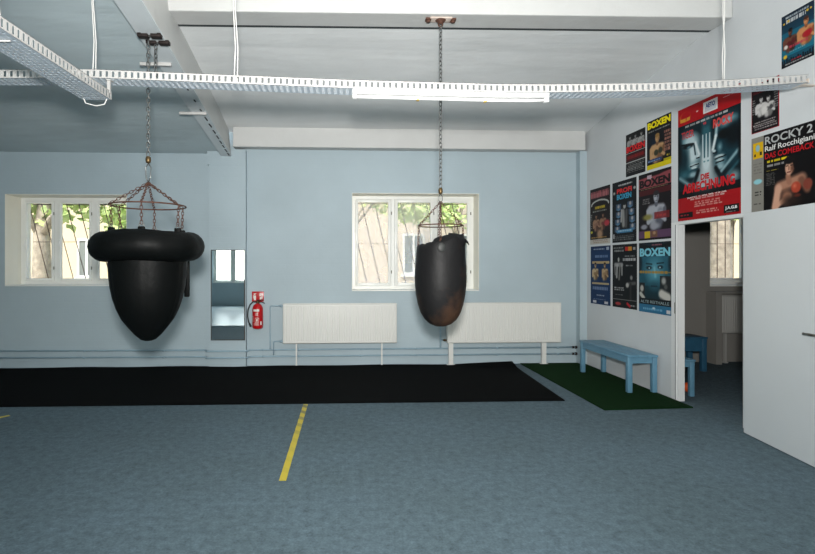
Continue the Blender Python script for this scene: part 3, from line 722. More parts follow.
mb = MB(); mb.bev(ex-.015, ex+.085, ey-.02, ey+.005, .945, .957, .003); mb.tube([(ex-.005, ey-.008, .925), (ex+.06, ey-.008, .925), (ex+.10, ey-.008, .905)], .006, 6); mb.build('lever', M['black'], E_)
mb = MB(); mb.tube([(ex-.01, ey-.01, .925), (ex-.06, ey-.01, .93), (ex-.105, ey-.012, .89), (ex-.135, ey-.012, .81), (ex-.14, ey-.012, .72), (ex-.125, ey-.012, .64), (ex-.098, ey-.012, .585)], .010, 8); mb.tube([(ex-.115, ey-.012, .62), (ex-.092, ey-.012, .575)], .014, 8); mb.build('hose', M['hose'], E_)
mb = MB()
def cyl_patch(b, a0, a1, z0, z1, r=.0768, n=6):
    vs = []
    for k in range(n+1):
        a = -PI/2+a0+(a1-a0)*k/n; vs += [(ex+r*math.cos(a), ey+r*math.sin(a), z0), (ex+r*math.cos(a), ey+r*math.sin(a), z1)]
    b.add(vs, [(2*k, 2*k+2, 2*k+3, 2*k+1) for k in range(n)])
cyl_patch(mb, -.75, .45, .795, .825)
for z in (.77, .755, .74): cyl_patch(mb, -.3, .2, z, z+.005)
for k in range(3): cyl_patch(mb, -.95+0*k, -.78, .71-.03*k, .73-.03*k)
for (a0, a1, z0, z1) in ((-.35, .35, .70, .705), (-.35, .35, .64, .645), (-.35, -.30, .64, .70), (.30, .35, .64, .70), (-.12, .12, .655, .69)): cyl_patch(mb, a0, a1, z0, z1)
for z in (.625, .613, .601): cyl_patch(mb, -.6, .35, z, z+.004)
mb.build('printed_label', M['whiteprint'], E_); mb = MB(); cyl_patch(mb, .62, .95, .605, .655)
mb.build('printed_label', M['whiteprint'], E_)
mb = MB(); mb.box(ex-.02, ex+.02, ey+.06, WY, .84, .90); mb.build('wall_bracket', M['dark_steel'], E_)
Sg = thing('extinguisher_sign', 'square red fire equipment sign above the extinguisher', 'sign', (-1.18, 7.53, .95))
mb = MB(); mb.bev(-1.262, -1.092, 7.525, 7.531, .925, 1.07, .002); mb.build('sign_plate', M['red'], Sg)
mb = MB()
y = 7.5245
def quad(b, x0, x1, z0, z1): b.add([(x0, y, z0), (x1, y, z0), (x1, y, z1), (x0, y, z1)], [(0, 1, 2, 3)])
quad(mb, -1.235, -1.205, .945, 1.01); quad(mb, -1.230, -1.213, 1.015, 1.032); quad(mb, -1.24, -1.2, 1.036, 1.042); quad(mb, -1.245, -1.239, .97, 1.025)
mb.build('pictogram', M['whiteprint'], Sg); mb = MB()
quad(mb, -1.155, -1.135, 1.0, 1.045); quad(mb, -1.15, -1.128, .955, .99); quad(mb, -1.125, -1.112, .96, 1.04)
mb.build('pictogram', M['whiteprint'], Sg)

# ------------------------------------------------------------------ floor things
mb = MB()
N = 60; vs = []; 
def back_y(x): return 7.46+.012*math.sin(x*1.7)+.006*math.sin(x*5)
xs = [-6.4+(2.40+6.4)*k/N for k in range(N+1)]
top = []; 
for k in range(N+1):
    t_ = k/N
    xf = -6.4+(2.395+6.4)*t_; xb_ = -6.4+(2.50+6.4)*t_
    for j in range(9):
        v = j/8; x = xf+(xb_-xf)*v; yf_ = 5.475-.035*t_; y_ = yf_+(back_y(x)-yf_)*v
        z = .010+(.035*max(0, (t_-.90)/.10)*max(0, (v-.85)/.15) if t_ > .9 and v > .85 else 0)+ (.010*abs(math.sin(x*2.1)) if v == 1 else 0)
        top.append((x, y_, z))
nb = 9; fs = []
for k in range(N):
    for j in range(8): fs.append((k*nb+j, (k+1)*nb+j, (k+1)*nb+j+1, k*nb+j+1))
bt = [(x, y_, z-.009) for (x, y_, z) in top]; o_ = len(top)
fb = [tuple(reversed([i+o_ for i in f])) for f in fs]
sides = []
for k in range(N): sides += [(k*nb, o_+k*nb, o_+(k+1)*nb, (k+1)*nb), (k*nb+8, (k+1)*nb+8, o_+(k+1)*nb+8, o_+k*nb+8)]
for j in range(8): sides += [(N*nb+j, o_+N*nb+j, o_+N*nb+j+1, N*nb+j+1), (j, j+1, o_+j+1, o_+j)]
mb.add(top+bt, fs+fb+sides); o = mb.build('gym_mat', M['mat_black']); tag(o, 'long black rubber mat on the carpet under both hanging bags', 'mat')
mb = MB(); mb.prism([(2.635, 7.50), (3.57, 7.50), (3.573, 5.11), (2.632, 5.065)], 'z', .001, .014); o = mb.build('turf_mat', M['turf']); tag(o, 'dark green artificial turf mat under the light blue bench', 'mat')
def tape(a, b, w, label):
    a = Vector((*a, 0)); b = Vector((*b, 0)); d = (b-a).normalized(); s = Vector((d.y, -d.x, 0))*w/2
    m = MB(); n = 24; pts = []
    for k in range(n+1):
        p = a+(b-a)*k/n; j = .0015*math.sin(k*2.3)
        pts += [p-s*(1+j*20), p+s*(1+j*20)]
    vs = [(p.x, p.y, .0015) for p in pts]+[(p.x, p.y, .0002) for p in pts]; o_ = len(pts)
    f = [(2*k, 2*k+1, 2*k+3, 2*k+2) for k in range(n)]+[(2*k, 2*k+2, o_+2*k+2, o_+2*k) for k in range(n)]+[(2*k+1, o_+2*k+1, o_+2*k+3, 2*k+3) for k in range(n)]
    m.add([(x-(a.x+b.x)/2, y-(a.y+b.y)/2, z) for (x, y, z) in vs], f); ob = m.build('floor_tape', M['yellow']); ob.location = ((a.x+b.x)/2, (a.y+b.y)/2, 0); tag(ob, label, 'tape')
tape((-.386, 3.512), (-.357, 5.435), .048, 'yellow hazard tape strip leading to the middle of the black mat')
tape((-3.75, 4.45), (-3.18, 5.16), .045, 'short piece of yellow tape at the left edge of the carpet')
mb = MB(); mb.prism([(LX+.1, RY+.1), (-1.9, RY+.1), (-1.9, 2.5), (LX+.1, 2.5)], 'z', .001, .02); o = mb.build('pale_floor_sheet', M['pale_floor']); tag(o, 'pale sheet on the floor reflected in the tall mirror', 'mat')  # pale floor sheet added outside the view; appears only in the mirror

# benches
def bench(x0, x1, y0, y1, h, ap, leg, wood, label, boards, name='bench', legs=True):
    r = thing(name, label, 'bench', ((x0+x1)/2, (y0+y1)/2, 0))
    mb = MB(); w = (x1-x0)/boards
    for k in range(boards): mb.bev(x0+k*w+.002, x0+(k+1)*w-.002, y0-.015, y1+.015, h-.024, h, .005)
    mb.build('seat', wood, r)
    mb = MB(); i = .012; z0 = h-.024-ap
    mb.box(x0+i, x0+i+.022, y0+leg, y1-leg, z0, h-.0245); mb.box(x1-i-.022, x1-i, y0+leg, y1-leg, z0, h-.0245)
    mb.box(x0+leg, x1-leg, y0+i, y0+i+.022, z0, h-.0245); mb.box(x0+leg, x1-leg, y1-i-.022, y1-i, z0, h-.0245)
    mb.build('apron', wood, r)
    for x in (x0, x1-leg):
        for y in (y0, y1-leg): mb = MB(); mb.bev(x+.004, x+leg-.004, y+.002, y+leg-.002, .0145 if label.startswith('light blue') and 'turf' in label else .001, h-.0245, .004); mb.build('leg', wood, r)
    return r
bench(3.225, 3.57, 5.69, 6.87, .437, .07, .06, M['blue_wood'], 'light blue wooden bench standing on the green turf under the posters', 3)
bench(3.69, 3.905, 5.55, 6.6, .41, .06, .055, M['blue_wood'], 'low light blue bench just inside the side room doorway', 2)
bench(4.0, 4.99, 6.85, 7.2, .47, .17, .07, M['navy'], 'dark blue low bench against the back of the side room', 4)
mb = MB(); mb.ell((3.965, 5.76, .056), .055, .055, .055); o = mb.build('ball', M['orange']); tag(o, 'small orange ball on the floor beside the low side room bench', 'ball')

# ------------------------------------------------------------------ door
D = bpy.data.objects.new('door_1', None); COL.objects.link(D); D.location = (RX, 4.9, 0); D['kind'] = 'structure'; D['label'] = 'white door swung open flat towards the poster wall'; D['category'] = 'door'
mb = MB()   # frame: far casing, near casing, head, linings
mb.box(RX-.014, RX, 5.39, 5.465, 0, 1.905); mb.box(RX-.006, RX+.072, 5.372, 5.392, 0, 1.885)
mb.box(RX-.014, RX, 4.44, 5.39, 1.878, 1.905); mb.box(RX, RX+.072, 4.45, 5.39, 1.875, 1.89); mb.box(RX-.01, RX+.072, 4.435, 4.47, 0, 1.885)
mb.build('door_frame', M['door_frame'], D)
mb = MB(); mb.box(RX-.0155, RX-.0135, 5.392, 5.400, 0, 1.88); mb.build('frame_seal', M['crack'], D)
hx, hy = 3.477, 4.33; a = math.radians(7.1); dv = Vector((-math.sin(a), -math.cos(a), 0)); nv = Vector((-math.cos(a), math.sin(a), 0))
def dbox(b, s0, s1, n0, n1, z0, z1):
    P = []
    for z in (z0, z1):
        for (s_, n_) in ((s0, n0), (s1, n0), (s1, n1), (s0, n1)): p = Vector((hx, hy, 0))+dv*s_+nv*n_; P.append((p.x, p.y, z))
    b.add(P, [(0, 3, 2, 1), (4, 5, 6, 7), (0, 1, 5, 4), (1, 2, 6, 5), (2, 3, 7, 6), (3, 0, 4, 7)])
mb = MB(); dbox(mb, 0, .90, -.04, 0, .008, 1.893); L = mb.build('door_leaf', M['door'], D)
mb = MB(); p = Vector((hx, hy, .955))+dv*.85; q = p+nv*.05
mb.tube([p, q], .009, 10); mb.tube([q, q-dv*.11], .009, 10); mb.tube([p, p+nv*.008], .024, 14); mb.build('door_handle', M['handle'], L)
mb = MB(); mb.box(RX-.016, RX-.013, 5.40, 5.412, .93, 1.05); mb.build('strike', M['handle'], D)

# ------------------------------------------------------------------ posters
class Cv:
    def __init__(s, w, h, bg):
        s.w, s.h = w, h; s.a = np.zeros((h, w, 3)); s.a[:] = bg
        s.U, s.V = np.meshgrid((np.arange(w)+.5)/w, (np.arange(h)+.5)/h)
        s.asp = h/w
    def mix(s, k, c):
        k = np.clip(k, 0, 1)[..., None]; s.a = s.a*(1-k)+np.array(c, float)*k
    def rect(s, u0, v0, u1, v1, c, al=1.): s.mix(((s.U >= u0)&(s.U < u1)&(s.V >= v0)&(s.V < v1))*al, c)
    def ell(s, cu, cv, ru, rv, c, soft=.25, rot=0., al=1.):
        x = (s.U-cu); y = (s.V-cv)*s.asp; ca, sa = math.cos(rot), math.sin(rot)
        d = np.sqrt(((x*ca+y*sa)/ru)**2+((-x*sa+y*ca)/(rv*s.asp))**2)
        s.mix(np.clip((1-d)/soft, 0, 1)*al, c)
    def seg(s, p, q, r, c, soft=.3, al=1.):
        px, py = p[0], p[1]*s.asp; dx, dy = q[0]-px, q[1]*s.asp-py
        t = np.clip(((s.U-px)*dx+(s.V*s.asp-py)*dy)/(dx*dx+dy*dy+1e-9), 0, 1)
        d = np.hypot(s.U-px-t*dx, s.V*s.asp-py-t*dy)/r
        s.mix(np.clip((1-d)/soft, 0, 1)*al, c)
    def grad(s, v0, v1, c0, c1):
        k = np.clip((s.V-v0)/(v1-v0), 0, 1)[..., None]; m = ((s.V >= v0)&(s.V < v1))[..., None]
        s.a = np.where(m, np.array(c0, float)*(1-k)+np.array(c1, float)*k, s.a)
    def bars(s, u0, v0, u1, v1, rows, c, seed=1, al=.85, gap=.45):
        rnd = random.Random(seed); dv_ = (v1-v0)/rows
        for r in range(rows):
            a = u0+(u1-u0)*rnd.uniform(0, .08); e = u1-(u1-u0)*rnd.uniform(0, .12)
            while a < e:
                wd = rnd.uniform(.03, .10); s.rect(a, v0+dv_*(r+gap/2), min(a+wd, e), v0+dv_*(r+1-gap/2), c, al*rnd.uniform(.7, 1)); a += wd+.018
def boxer(cv, u, v, s, skin, shade, hair, glove, al=1., facing=1, rot=0):
    """generic bare-chested fighter; u,v head centre, s head half-width"""
    A = cv.asp
    d = lambda x, y: (u+x*s, v+y*s/A)
    cv.ell(*d(0, 4.2), 2.9*s, 3.2*s/A, shade, .3, 0, al)
    cv.seg(d(-1.9, 2.5), d(1.9, 2.5), 1.25*s, skin, .5, al)
    cv.seg(d(-1.5, 3.2), d(-.9, 6.2), 1.4*s, skin, .7, al*.8); cv.seg(d(1.3, 3.2), d(.9, 6.2), 1.2*s, shade, .7, al*.7)
    cv.seg(d(0, 1.6), d(0, .6), .6*s, shade, .3, al)
    cv.ell(*d(0, 0), 1.0*s, 1.3*s/A, skin, .3, 0, al); cv.ell(*d(facing*.5, .2), .55*s, 1.0*s/A, shade, .8, 0, al*.7)
    cv.ell(*d(0, -.85), 1.05*s, .65*s/A, hair, .3, 0, al)
    cv.rectd = None
    cv.seg(d(-.5, -.1), d(-.15, -.1), .16*s, hair, .6, al*.8); cv.seg(d(.2, -.1), d(.55, -.1), .16*s, hair, .6, al*.8); cv.seg(d(-.2, .75), d(.3, .75), .12*s, hair, .6, al*.6)
    cv.seg(d(-2.7, 2.8), d(-2.6, 5.2), .75*s, skin, .5, al); cv.seg(d(-2.6, 5.2), d(-.9, 4.3), .62*s, skin, .5, al)
    cv.seg(d(2.6, 2.8), d(2.7, 5.0), .7*s, shade, .5, al); cv.seg(d(2.7, 5.0), d(1.2, 4.0), .6*s, skin, .6, al)
    cv.ell(*d(-.5, 4.0), 1.05*s, 1.0*s/A, glove, .3, 0, al); cv.ell(*d(1.3, 3.7), 1.0*s, 1.0*s/A, glove, .3, 0, al)

M['printed'] = None
def print_mat():
    m = bpy.data.materials.new('printed paper'); m.use_nodes = True
    n, l = m.node_tree.nodes, m.node_tree.links; b = n['Principled BSDF']; b.inputs['Roughness'].default_value = .5; b.inputs['Specular IOR Level'].default_value = .12
    a = n.new('ShaderNodeVertexColor'); a.layer_name = 'print'; l.new(a.outputs['Color'], b.inputs['Base Color']); return m
M['printed'] = print_mat()
INK = {}
def ink(rgb):
    if rgb not in INK: INK[rgb] = mat('ink %d %d %d' % rgb, rgb, .5, spec=.12)
    return INK[rgb]
def poster(cv, yl, yr, z0, z1, label, texts=(), group='boxing posters on the white wall'):
    """yl: Y of the left (far) edge, yr: Y of the right (near) edge"""
    r = thing('boxing_poster', label, 'poster', (RX, (yl+yr)/2, z0), group)
    X = RX-.004
    w, h = cv.w, cv.h
    def place(u, v, d=0.): return (X-d, yl+(yr-yl)*u, z1+(z0-z1)*v)
    vs = [place(i/w, j/h) for j in range(h+1) for i in range(w+1)]
    fs = [(j*(w+1)+i, (j+1)*(w+1)+i, (j+1)*(w+1)+i+1, j*(w+1)+i+1) for j in range(h) for i in range(w)]
    b = MB(); b.add(vs, fs)
    o_ = len(b.v); b.box(X+.0002, X+.0022, yr, yl, z0, z1); nbx = len(b.f)-len(fs)
    ob = b.build('poster_sheet', M['printed'], r)
    ca = ob.data.color_attributes.new('print', 'FLOAT_COLOR', 'CORNER')
    cols = np.clip(cv.a, 0, 255).reshape(-1, 3)/255
    cols = np.where(cols <= .04045, cols/12.92, ((cols+.055)/1.055)**2.4)*.80
    buf = np.ones((len(ob.data.loops), 4), np.float32); buf[:w*h*4, :3] = np.repeat(cols, 4, axis=0); buf[w*h*4:, :3] = .7
    ca.data.foreach_set('color', buf.ravel())
    for (txt, box, col, bold) in texts:
        solve_text(txt, ink(col), r, 'lettering', place, box, bold)
    return r
BK = (14, 16, 20)
rows = (.905, 1.712)
# lower row
c = Cv(64, 96, (22, 52, 92)); c.grad(0, .2, (18, 44, 84), (24, 58, 100)); c.bars(.15, .03, .75, .07, 1, (200, 205, 215), 3); c.rect(.8, .02, .92, .07, (200, 205, 215), .8)
c.bars(.2, .15, .95, .20, 1, (120, 140, 175), 5, .9, .1)
c.rect(.08, .26, .94, .30, (190, 165, 120)); boxer(c, .25, .33, .055, (205, 180, 140), (120, 95, 70), (60, 45, 35), (150, 120, 85)); boxer(c, .72, .33, .055, (195, 165, 125), (110, 85, 62), (50, 38, 30), (160, 130, 95))
c.rect(.40, .30, .58, .62, (18, 44, 84)); c.rect(.08, .62, .92, .655, (190, 170, 130)); c.bars(.05, .69, .95, .76, 1, (150, 165, 195), 6, .8, .15)
c.bars(.3, .82, .7, .87, 1, (200, 205, 215), 7); c.bars(.15, .90, .85, .92, 1, (150, 160, 185), 8); c.rect(.12, .94, .3, .98, (200, 200, 205)); c.rect(.7, .94, .88, .98, (200, 200, 205))
poster(c, 7.293, 6.745, *rows, 'dark blue boxing poster with two small gold fighters, leftmost of the lower row')
c = Cv(64, 96, BK); c.bars(.03, .03, .48, .12, 2, (170, 172, 170), 9); c.rect(.53, .04, .66, .10, (190, 50, 40)); c.rect(.66, .04, .80, .10, (205, 140, 50)); c.rect(.84, .05, .93, .09, (150, 150, 150))
c.ell(.26, .24, .05, .05, (175, 175, 172), .5); c.seg((.12, .32), (.40, .32), .07, (150, 150, 150), .6); c.seg((.20, .33), (.18, .52), .05, (170, 170, 168), .7); c.seg((.32, .33), (.28, .55), .05, (120, 120, 118), .7); c.seg((.10, .34), (.12, .48), .03, (140, 140, 140), .6); c.seg((.40, .34), (.40, .48), .035, (160, 160, 158), .6)
c.bars(.5, .17, .95, .2, 1, (160, 160, 160), 11); c.bars(.42, .22, .98, .26, 1, (215, 215, 215), 12, .9, .1); c.bars(.55, .32, .85, .35, 1, (170, 170, 170), 13)
c.ell(.78, .52, .07, .05, (150, 148, 145), .6); c.seg((.62, .62), (.92, .60), .06, (90, 90, 88), .7); c.ell(.62, .64, .08, .05, (190, 188, 185), .5); c.seg((.75, .62), (.75, .85), .06, (48, 48, 48), .8)
c.bars(.08, .67, .5, .74, 2, (190, 190, 190), 14); c.bars(.1, .78, .45, .81, 1, (150, 150, 150), 15); c.rect(.02, .865, .98, .87, (120, 120, 120)); c.rect(.02, .885, .98, .89, (100, 100, 100))
c.ell(.24, .94, .14, .03, (170, 60, 62), .3); c.seg((.62, .925), (.72, .96), .035, (190, 30, 40), .3); c.bars(.75, .93, .93, .96, 1, (190, 190, 190), 16)
poster(c, 6.695, 6.13, *rows, 'black boxing poster with a small grey bare-chested figure, middle of the lower row')
c = Cv(72, 104, (16, 28, 38)); c.grad(.0, .2, (20, 34, 44), (26, 60, 76)); c.grad(.2, .62, (40, 98, 118), (30, 84, 100)); c.grad(.62, .9, (20, 60, 72), (14, 34, 42))
c.ell(.5, .40, .36, .26, (84, 152, 172), .7); c.ell(.33, .36, .12, .035, (20, 44, 56), .5); c.ell(.68, .35, .11, .035, (20, 44, 56), .5); c.ell(.34, .365, .03, .015, (180, 210, 220), .5); c.ell(.67, .355, .03, .015, (180, 210, 220), .5)
c.seg((.24, .30), (.42, .31), .022, (22, 50, 62), .6); c.seg((.58, .30), (.78, .29), .022, (22, 50, 62), .6); c.seg((.5, .36), (.53, .48), .05, (120, 184, 200), .8); c.ell(.5, .62, .24, .1, (36, 84, 100), .8); c.seg((.4, .62), (.58, .62), .02, (20, 50, 62), .6)
c.ell(0, .3, .14, .2, (18, 40, 50), .5); c.ell(1, .3, .12, .2, (18, 40, 50), .5); c.bars(.02, .405, .98, .44, 1, (186, 140, 60), 21, .9, .1); c.rect(.0, .415, 1, .432, (176, 132, 56), .6)
c.rect(.02, .58, .2, .8, (30, 34, 36)); c.ell(.10, .66, .07, .06, (186, 186, 178), .4); c.seg((.06, .74), (.16, .8), .06, (200, 198, 188), .5)
c.rect(.66, .47, .98, .8, (34, 38, 40)); c.ell(.78, .54, .09, .07, (170, 172, 168), .6); c.seg((.72, .72), (.9, .76), .12, (206, 204, 196), .5); c.ell(.84, .62, .07, .05, (90, 92, 90), .6)
c.rect(0, .80, 1, .88, (12, 20, 26)); c.rect(0, .885, 1, 1, (44, 112, 150)); c.bars(.1, .92, .8, .97, 1, (120, 180, 210), 24); c.ell(.48, .93, .06, .02, (200, 220, 230), .5); c.rect(.86, .935, .97, .985, (210, 214, 216))
c.seg((.0, .03), (.5, .10), .05, (12, 18, 22), .3); c.seg((1., .03), (.5, .10), .05, (12, 18, 22), .3); c.bars(.4, .025, .8, .05, 1, (170, 100, 110), 25)
poster(c, 6.09, 5.478, .897, 1.712, 'blue boxing poster of a large face with peering eyes, beside the door frame',
       [('BOXEN', (.03, .08, .97, .20), (120, 190, 208), .045), ('ALTE REITHALLE', (.06, .825, .94, .865), (150, 168, 172), .0)])
# middle row
rows = (1.74, 2.522)
c = Cv(64, 92, (34, 26, 26)); c.rect(0, 0, 1, .04, (30, 24, 24)); c.bars(.05, .05, .97, .17, 1, (176, 92, 98), 31, 1, .1); c.bars(.02, .08, .98, .18, 1, (196, 120, 122), 32, .7, .2)
for k in range(40):
    a = PI*(k/39); c.ell(.5-.42*math.cos(a), .30-.08*math.sin(a), .03, .018, (196, 196, 190), .4)
c.rect(.2, .31, .8, .39, (60, 52, 30)); c.bars(.24, .32, .78, .38, 1, (206, 180, 50), 33, 1, .2); c.bars(.1, .40, .9, .43, 1, (170, 170, 165), 34)
boxer(c, .32, .50, .055, (168, 130, 104), (90, 60, 48), (30, 24, 22), (150, 110, 90)); boxer(c, .66, .49, .055, (158, 118, 94), (84, 56, 46), (30, 24, 22), (120, 60, 60)); c.ell(.85, .64, .16, .07, (186, 60, 70), .5); c.ell(.08, .78, .07, .03, (200, 190, 60), .4)
c.bars(.02, .45, .12, .72, 8, (150, 150, 148), 35); c.ell(.5, .82, .2, .12, (176, 140, 110), .6); c.bars(.04, .86, .96, .9, 1, (190, 150, 80), 36); c.rect(.0, .91, 1, 1, (196, 190, 180)); c.bars(.1, .92, .9, .98, 2, (150, 120, 100), 37, .6)
poster(c, 7.31, 6.755, *rows, 'dark boxing poster with a pink arched title over fighters, leftmost of the middle row')
c = Cv(64, 92, (18, 20, 24)); c.bars(.25, .05, .85, .09, 1, (205, 205, 205), 41, 1); c.ell(.5, .07, .3, .02, (190, 190, 190), .5, 0, .6); c.ell(.08, .18, .06, .03, (170, 170, 168), .4); c.ell(.92, .16, .06, .03, (170, 170, 168), .4)
for (u, v) in ((.27, .42), (.27, .54), (.24, .66), (.22, .78), (.75, .40), (.80, .52), (.83, .64), (.84, .76)):
    c.rect(u-.11, v-.045, u+.11, v+.05, (66, 86, 110)); c.ell(u, v-.01, .06, .04, (176, 170, 172), .5); c.ell(u, v+.04, .09, .03, (90, 130, 160), .5)
c.ell(.52, .42, .07, .05, (180, 180, 176), .4); c.ell(.52, .38, .07, .03, (26, 26, 28), .4); c.seg((.46, .50), (.48, .72), .09, (150, 150, 148), .6); c.seg((.60, .50), (.58, .74), .07, (84, 84, 84), .6); c.seg((.4, .48), (.38, .66), .04, (170, 170, 168), .5)
c.rect(.2, .79, .84, .85, (70, 130, 170)); c.bars(.22, .80, .82, .84, 1, (190, 220, 235), 42); c.bars(.04, .88, .96, .97, 3, (140, 140, 140), 43, .7); c.rect(.03, .86, .1, .94, (170, 170, 170))
poster(c, 6.70, 6.14, *rows, 'black boxing poster framed by small blue portraits under a red and blue title',
       [('PROFI', (.2, .12, .82, .20), (196, 50, 50), .045), ('BOXEN', (.2, .21, .80, .30), (60, 146, 180), .045)])
c = Cv(72, 100, (26, 20, 24)); c.rect(0, .0, 1, .22, (150, 74, 80)); c.seg((.0, .03), (1, .0), .06, (22, 18, 20), .2); c.ell(.5, .05, .3, .02, (24, 18, 20), .5); c.rect(.28, .04, .42, .10, (196, 170, 180)); c.bars(.05, .225, .95, .25, 1, (170, 140, 100), 51); c.rect(0, .25, 1, .33, (110, 26, 30), .6)
c.bars(.12, .37, .36, .47, 3, (140, 136, 136), 52)
boxer(c, .56, .38, .095, (176, 180, 190), (96, 100, 112), (44, 42, 46), (150, 154, 166)); c.ell(.28, .66, .2, .06, (140, 134, 70), .6); c.rect(.5, .60, .95, .70, (130, 30, 34), .8); c.bars(.55, .63, .9, .68, 1, (180, 60, 60), 53)
c.ell(.18, .80, .14, .05, (150, 152, 162), .5); c.ell(.52, .80, .2, .06, (160, 162, 172), .6); c.rect(0, .86, 1, .97, (96, 66, 96)); c.rect(.20, .87, .37, .97, (206, 178, 40)); c.rect(.4, .87, .6, .96, (120, 84, 66)); c.ell(.5, .9, .06, .03, (176, 140, 110), .5)
poster(c, 6.095, 5.478, *rows, 'boxing poster of a grey bare-chested fighter above a yellow square, beside the door frame',
       [('BOXEN', (.03, .09, .97, .21), (20, 16, 18), .05)])
# upper pair
c = Cv(60, 84, (22, 22, 24))
for (u, s_) in ((.22, .05), (.50, .05), (.80, .055)): boxer(c, u, .10, s_, (170, 170, 168), (104, 104, 104), (36, 36, 36), (150, 150, 148))
c.rect(0, .30, 1, 1, (26, 26, 28)); c.rect(0, .45, 1, .465, (180, 180, 178)); c.bars(.04, .52, .96, .60, 1, (170, 34, 36), 61, 1, .1); c.rect(.0, .49, 1, .64, (120, 18, 22), .5)
c.rect(0, .67, 1, .685, (170, 170, 168)); c.bars(.04, .70, .96, .93, 6, (168, 168, 165), 62, .8)
poster(c, 6.375, 5.957, 2.55, 3.075, 'black boxing poster with three grey fighters above a red title, topmost left',
       [('BOXEN', (.03, .29, .97, .44), (206, 34, 38), .045)])
c = Cv(60, 84, (20, 22, 26)); c.rect(0, 0, 1, .20, (20, 20, 22)); c.bars(.03, .21, .97, .25, 1, (170, 170, 165), 65); c.ell(.3, .5, .3, .3, (22, 34, 50), .8)
boxer(c, .44, .40, .10, (200, 158, 112), (126, 90, 62), (150, 116, 64), (58, 60, 44)); c.bars(.72, .30, .98, .72, 6, (176, 120, 104), 66, .9, .3); c.rect(.03, .80, .62, .86, (40, 64, 110)); c.bars(.05, .81, .6, .85, 1, (150, 170, 200), 67)
c.bars(.8, .77, .95, .83, 1, (200, 180, 40), 68); c.rect(0, .90, 1, 1, (224, 204, 20)); c.rect(.7, .86, 1, .9, (224, 204, 20), .8)
poster(c, 5.927, 5.478, 2.552, 3.112, 'boxing poster with a yellow title and a yellow band along its foot',
       [('BOXEN', (.03, .03, .97, .17), (232, 214, 20), .055)])
# small black and white one behind the tray
c = Cv(60, 84, (22, 20, 22)); c.bars(.2, .04, .9, .12, 1, (180, 176, 176), 71, .8, .1); c.rect(.05, .14, .95, .2, (120, 20, 30), .7)
boxer(c, .36, .34, .07, (214, 212, 210), (150, 148, 146), (40, 38, 40), (190, 188, 186)); boxer(c, .62, .36, .075, (206, 204, 202), (120, 118, 116), (36, 34, 36), (70, 70, 72)); c.ell(.48, .58, .16, .10, (220, 218, 214), .5)
c.bars(.03, .30, .16, .62, 7, (150, 148, 148), 72); c.bars(.82, .28, .97, .6, 7, (150, 148, 148), 73); c.bars(.06, .78, .94, .95, 4, (190, 180, 180), 74); c.rect(0, .0, .025, 1, (170, 24, 40)); c.rect(.975, 0, 1, 1, (170, 24, 40)); c.rect(0, .985, 1, 1, (170, 24, 40)); c.rect(0, 0, 1, .012, (170, 24, 40))
poster(c, 4.38, 4.092, 2.587, 3.005, 'small black and white boxing poster with a red border, tucked behind the cable tray')
# big red one
c = Cv(120, 170, (10, 14, 18)); c.rect(0, 0, 1, .155, (176, 16, 24))
TL, LT = (44, 104, 116), (206, 222, 226)
c.rect(0, .155, 1, .78, (12, 24, 30))

DK, D2, MD = (6, 16, 22), (14, 44, 54), (70, 124, 136)
c.rect(0, .155, 1, .78, (10, 30, 38))
c.ell(.49, .30, .11, .18, (44, 96, 108), .6); c.ell(.49, .19, .10, .06, (26, 70, 82), .5)
# glow between the two profiles widening towards the title
c.ell(.49, .52, .16, .22, LT, .7); c.ell(.48, .66, .22, .13, LT, .9); c.ell(.48, .72, .30, .10, (186, 204, 208), .8)
# left head, three-quarter view towards the middle
c.ell(.16, .42, .28, .235, (34, 84, 96), .35); c.ell(.22, .31, .20, .09, (186, 212, 218), .7); c.ell(.27, .43, .16, .16, (206, 224, 228), .7)
c.ell(.10, .46, .14, .15, D2, .7); c.ell(.02, .38, .08, .2, DK, .6)
c.ell(.18, .350, .13, .028, DK, .5); c.ell(.20, .362, .05, .014, (90, 130, 140), .6); c.seg((.06, .325), (.29, .345), .016, DK, .6)
c.seg((.31, .34), (.375, .45), .030, (224, 236, 238), .8); c.ell(.355, .462, .035, .018, (210, 226, 230), .6); c.seg((.33, .478), (.375, .476), .010, DK, .5); c.seg((.29, .36), (.31, .44), .018, D2, .8)
c.ell(.29, .53, .10, .022, (190, 210, 214), .6); c.seg((.22, .535), (.37, .528), .009, DK, .5); c.ell(.29, .553, .07, .012, (206, 222, 226), .5); c.seg((.23, .575), (.35, .570), .012, (30, 70, 82), .7)
c.ell(.27, .61, .11, .035, (150, 182, 190), .7); c.ell(.12, .60, .12, .05, (50, 100, 112), .8); c.seg((.04, .62), (.22, .70), .04, (120, 156, 164), .9)
c.seg((.36, .59), (.26, .74), .040, DK, .7)
# right head, larger and darker, looking left
c.ell(.84, .40, .27, .245, (22, 58, 70), .3); c.ell(.82, .25, .18, .06, (140, 184, 192), .8); c.ell(.70, .56, .12, .09, (130, 168, 178), .8); c.ell(.90, .37, .18, .13, DK, .6); c.ell(.76, .345, .12, .050, (4, 10, 14), .5)
c.seg((.655, .25), (.64, .34), .034, (160, 192, 200), .8); c.seg((.64, .34), (.595, .445), .030, (226, 238, 240), .7); c.ell(.615, .462, .035, .016, (206, 222, 226), .6); c.seg((.60, .478), (.65, .480), .010, DK, .5); c.ell(.70, .44, .05, .05, (120, 162, 172), .9)
c.ell(.69, .515, .09, .018, (196, 214, 218), .5); c.seg((.63, .528), (.79, .520), .010, (4, 10, 14), .5); c.ell(.70, .545, .07, .012, (190, 208, 212), .5); c.seg((.64, .562), (.76, .556), .012, DK, .6)
c.ell(.70, .60, .09, .032, (150, 182, 190), .7); c.seg((.72, .64), (.97, .50), .030, (146, 180, 188), .9); c.seg((.80, .68), (.99, .58), .03, (40, 86, 98), .9)
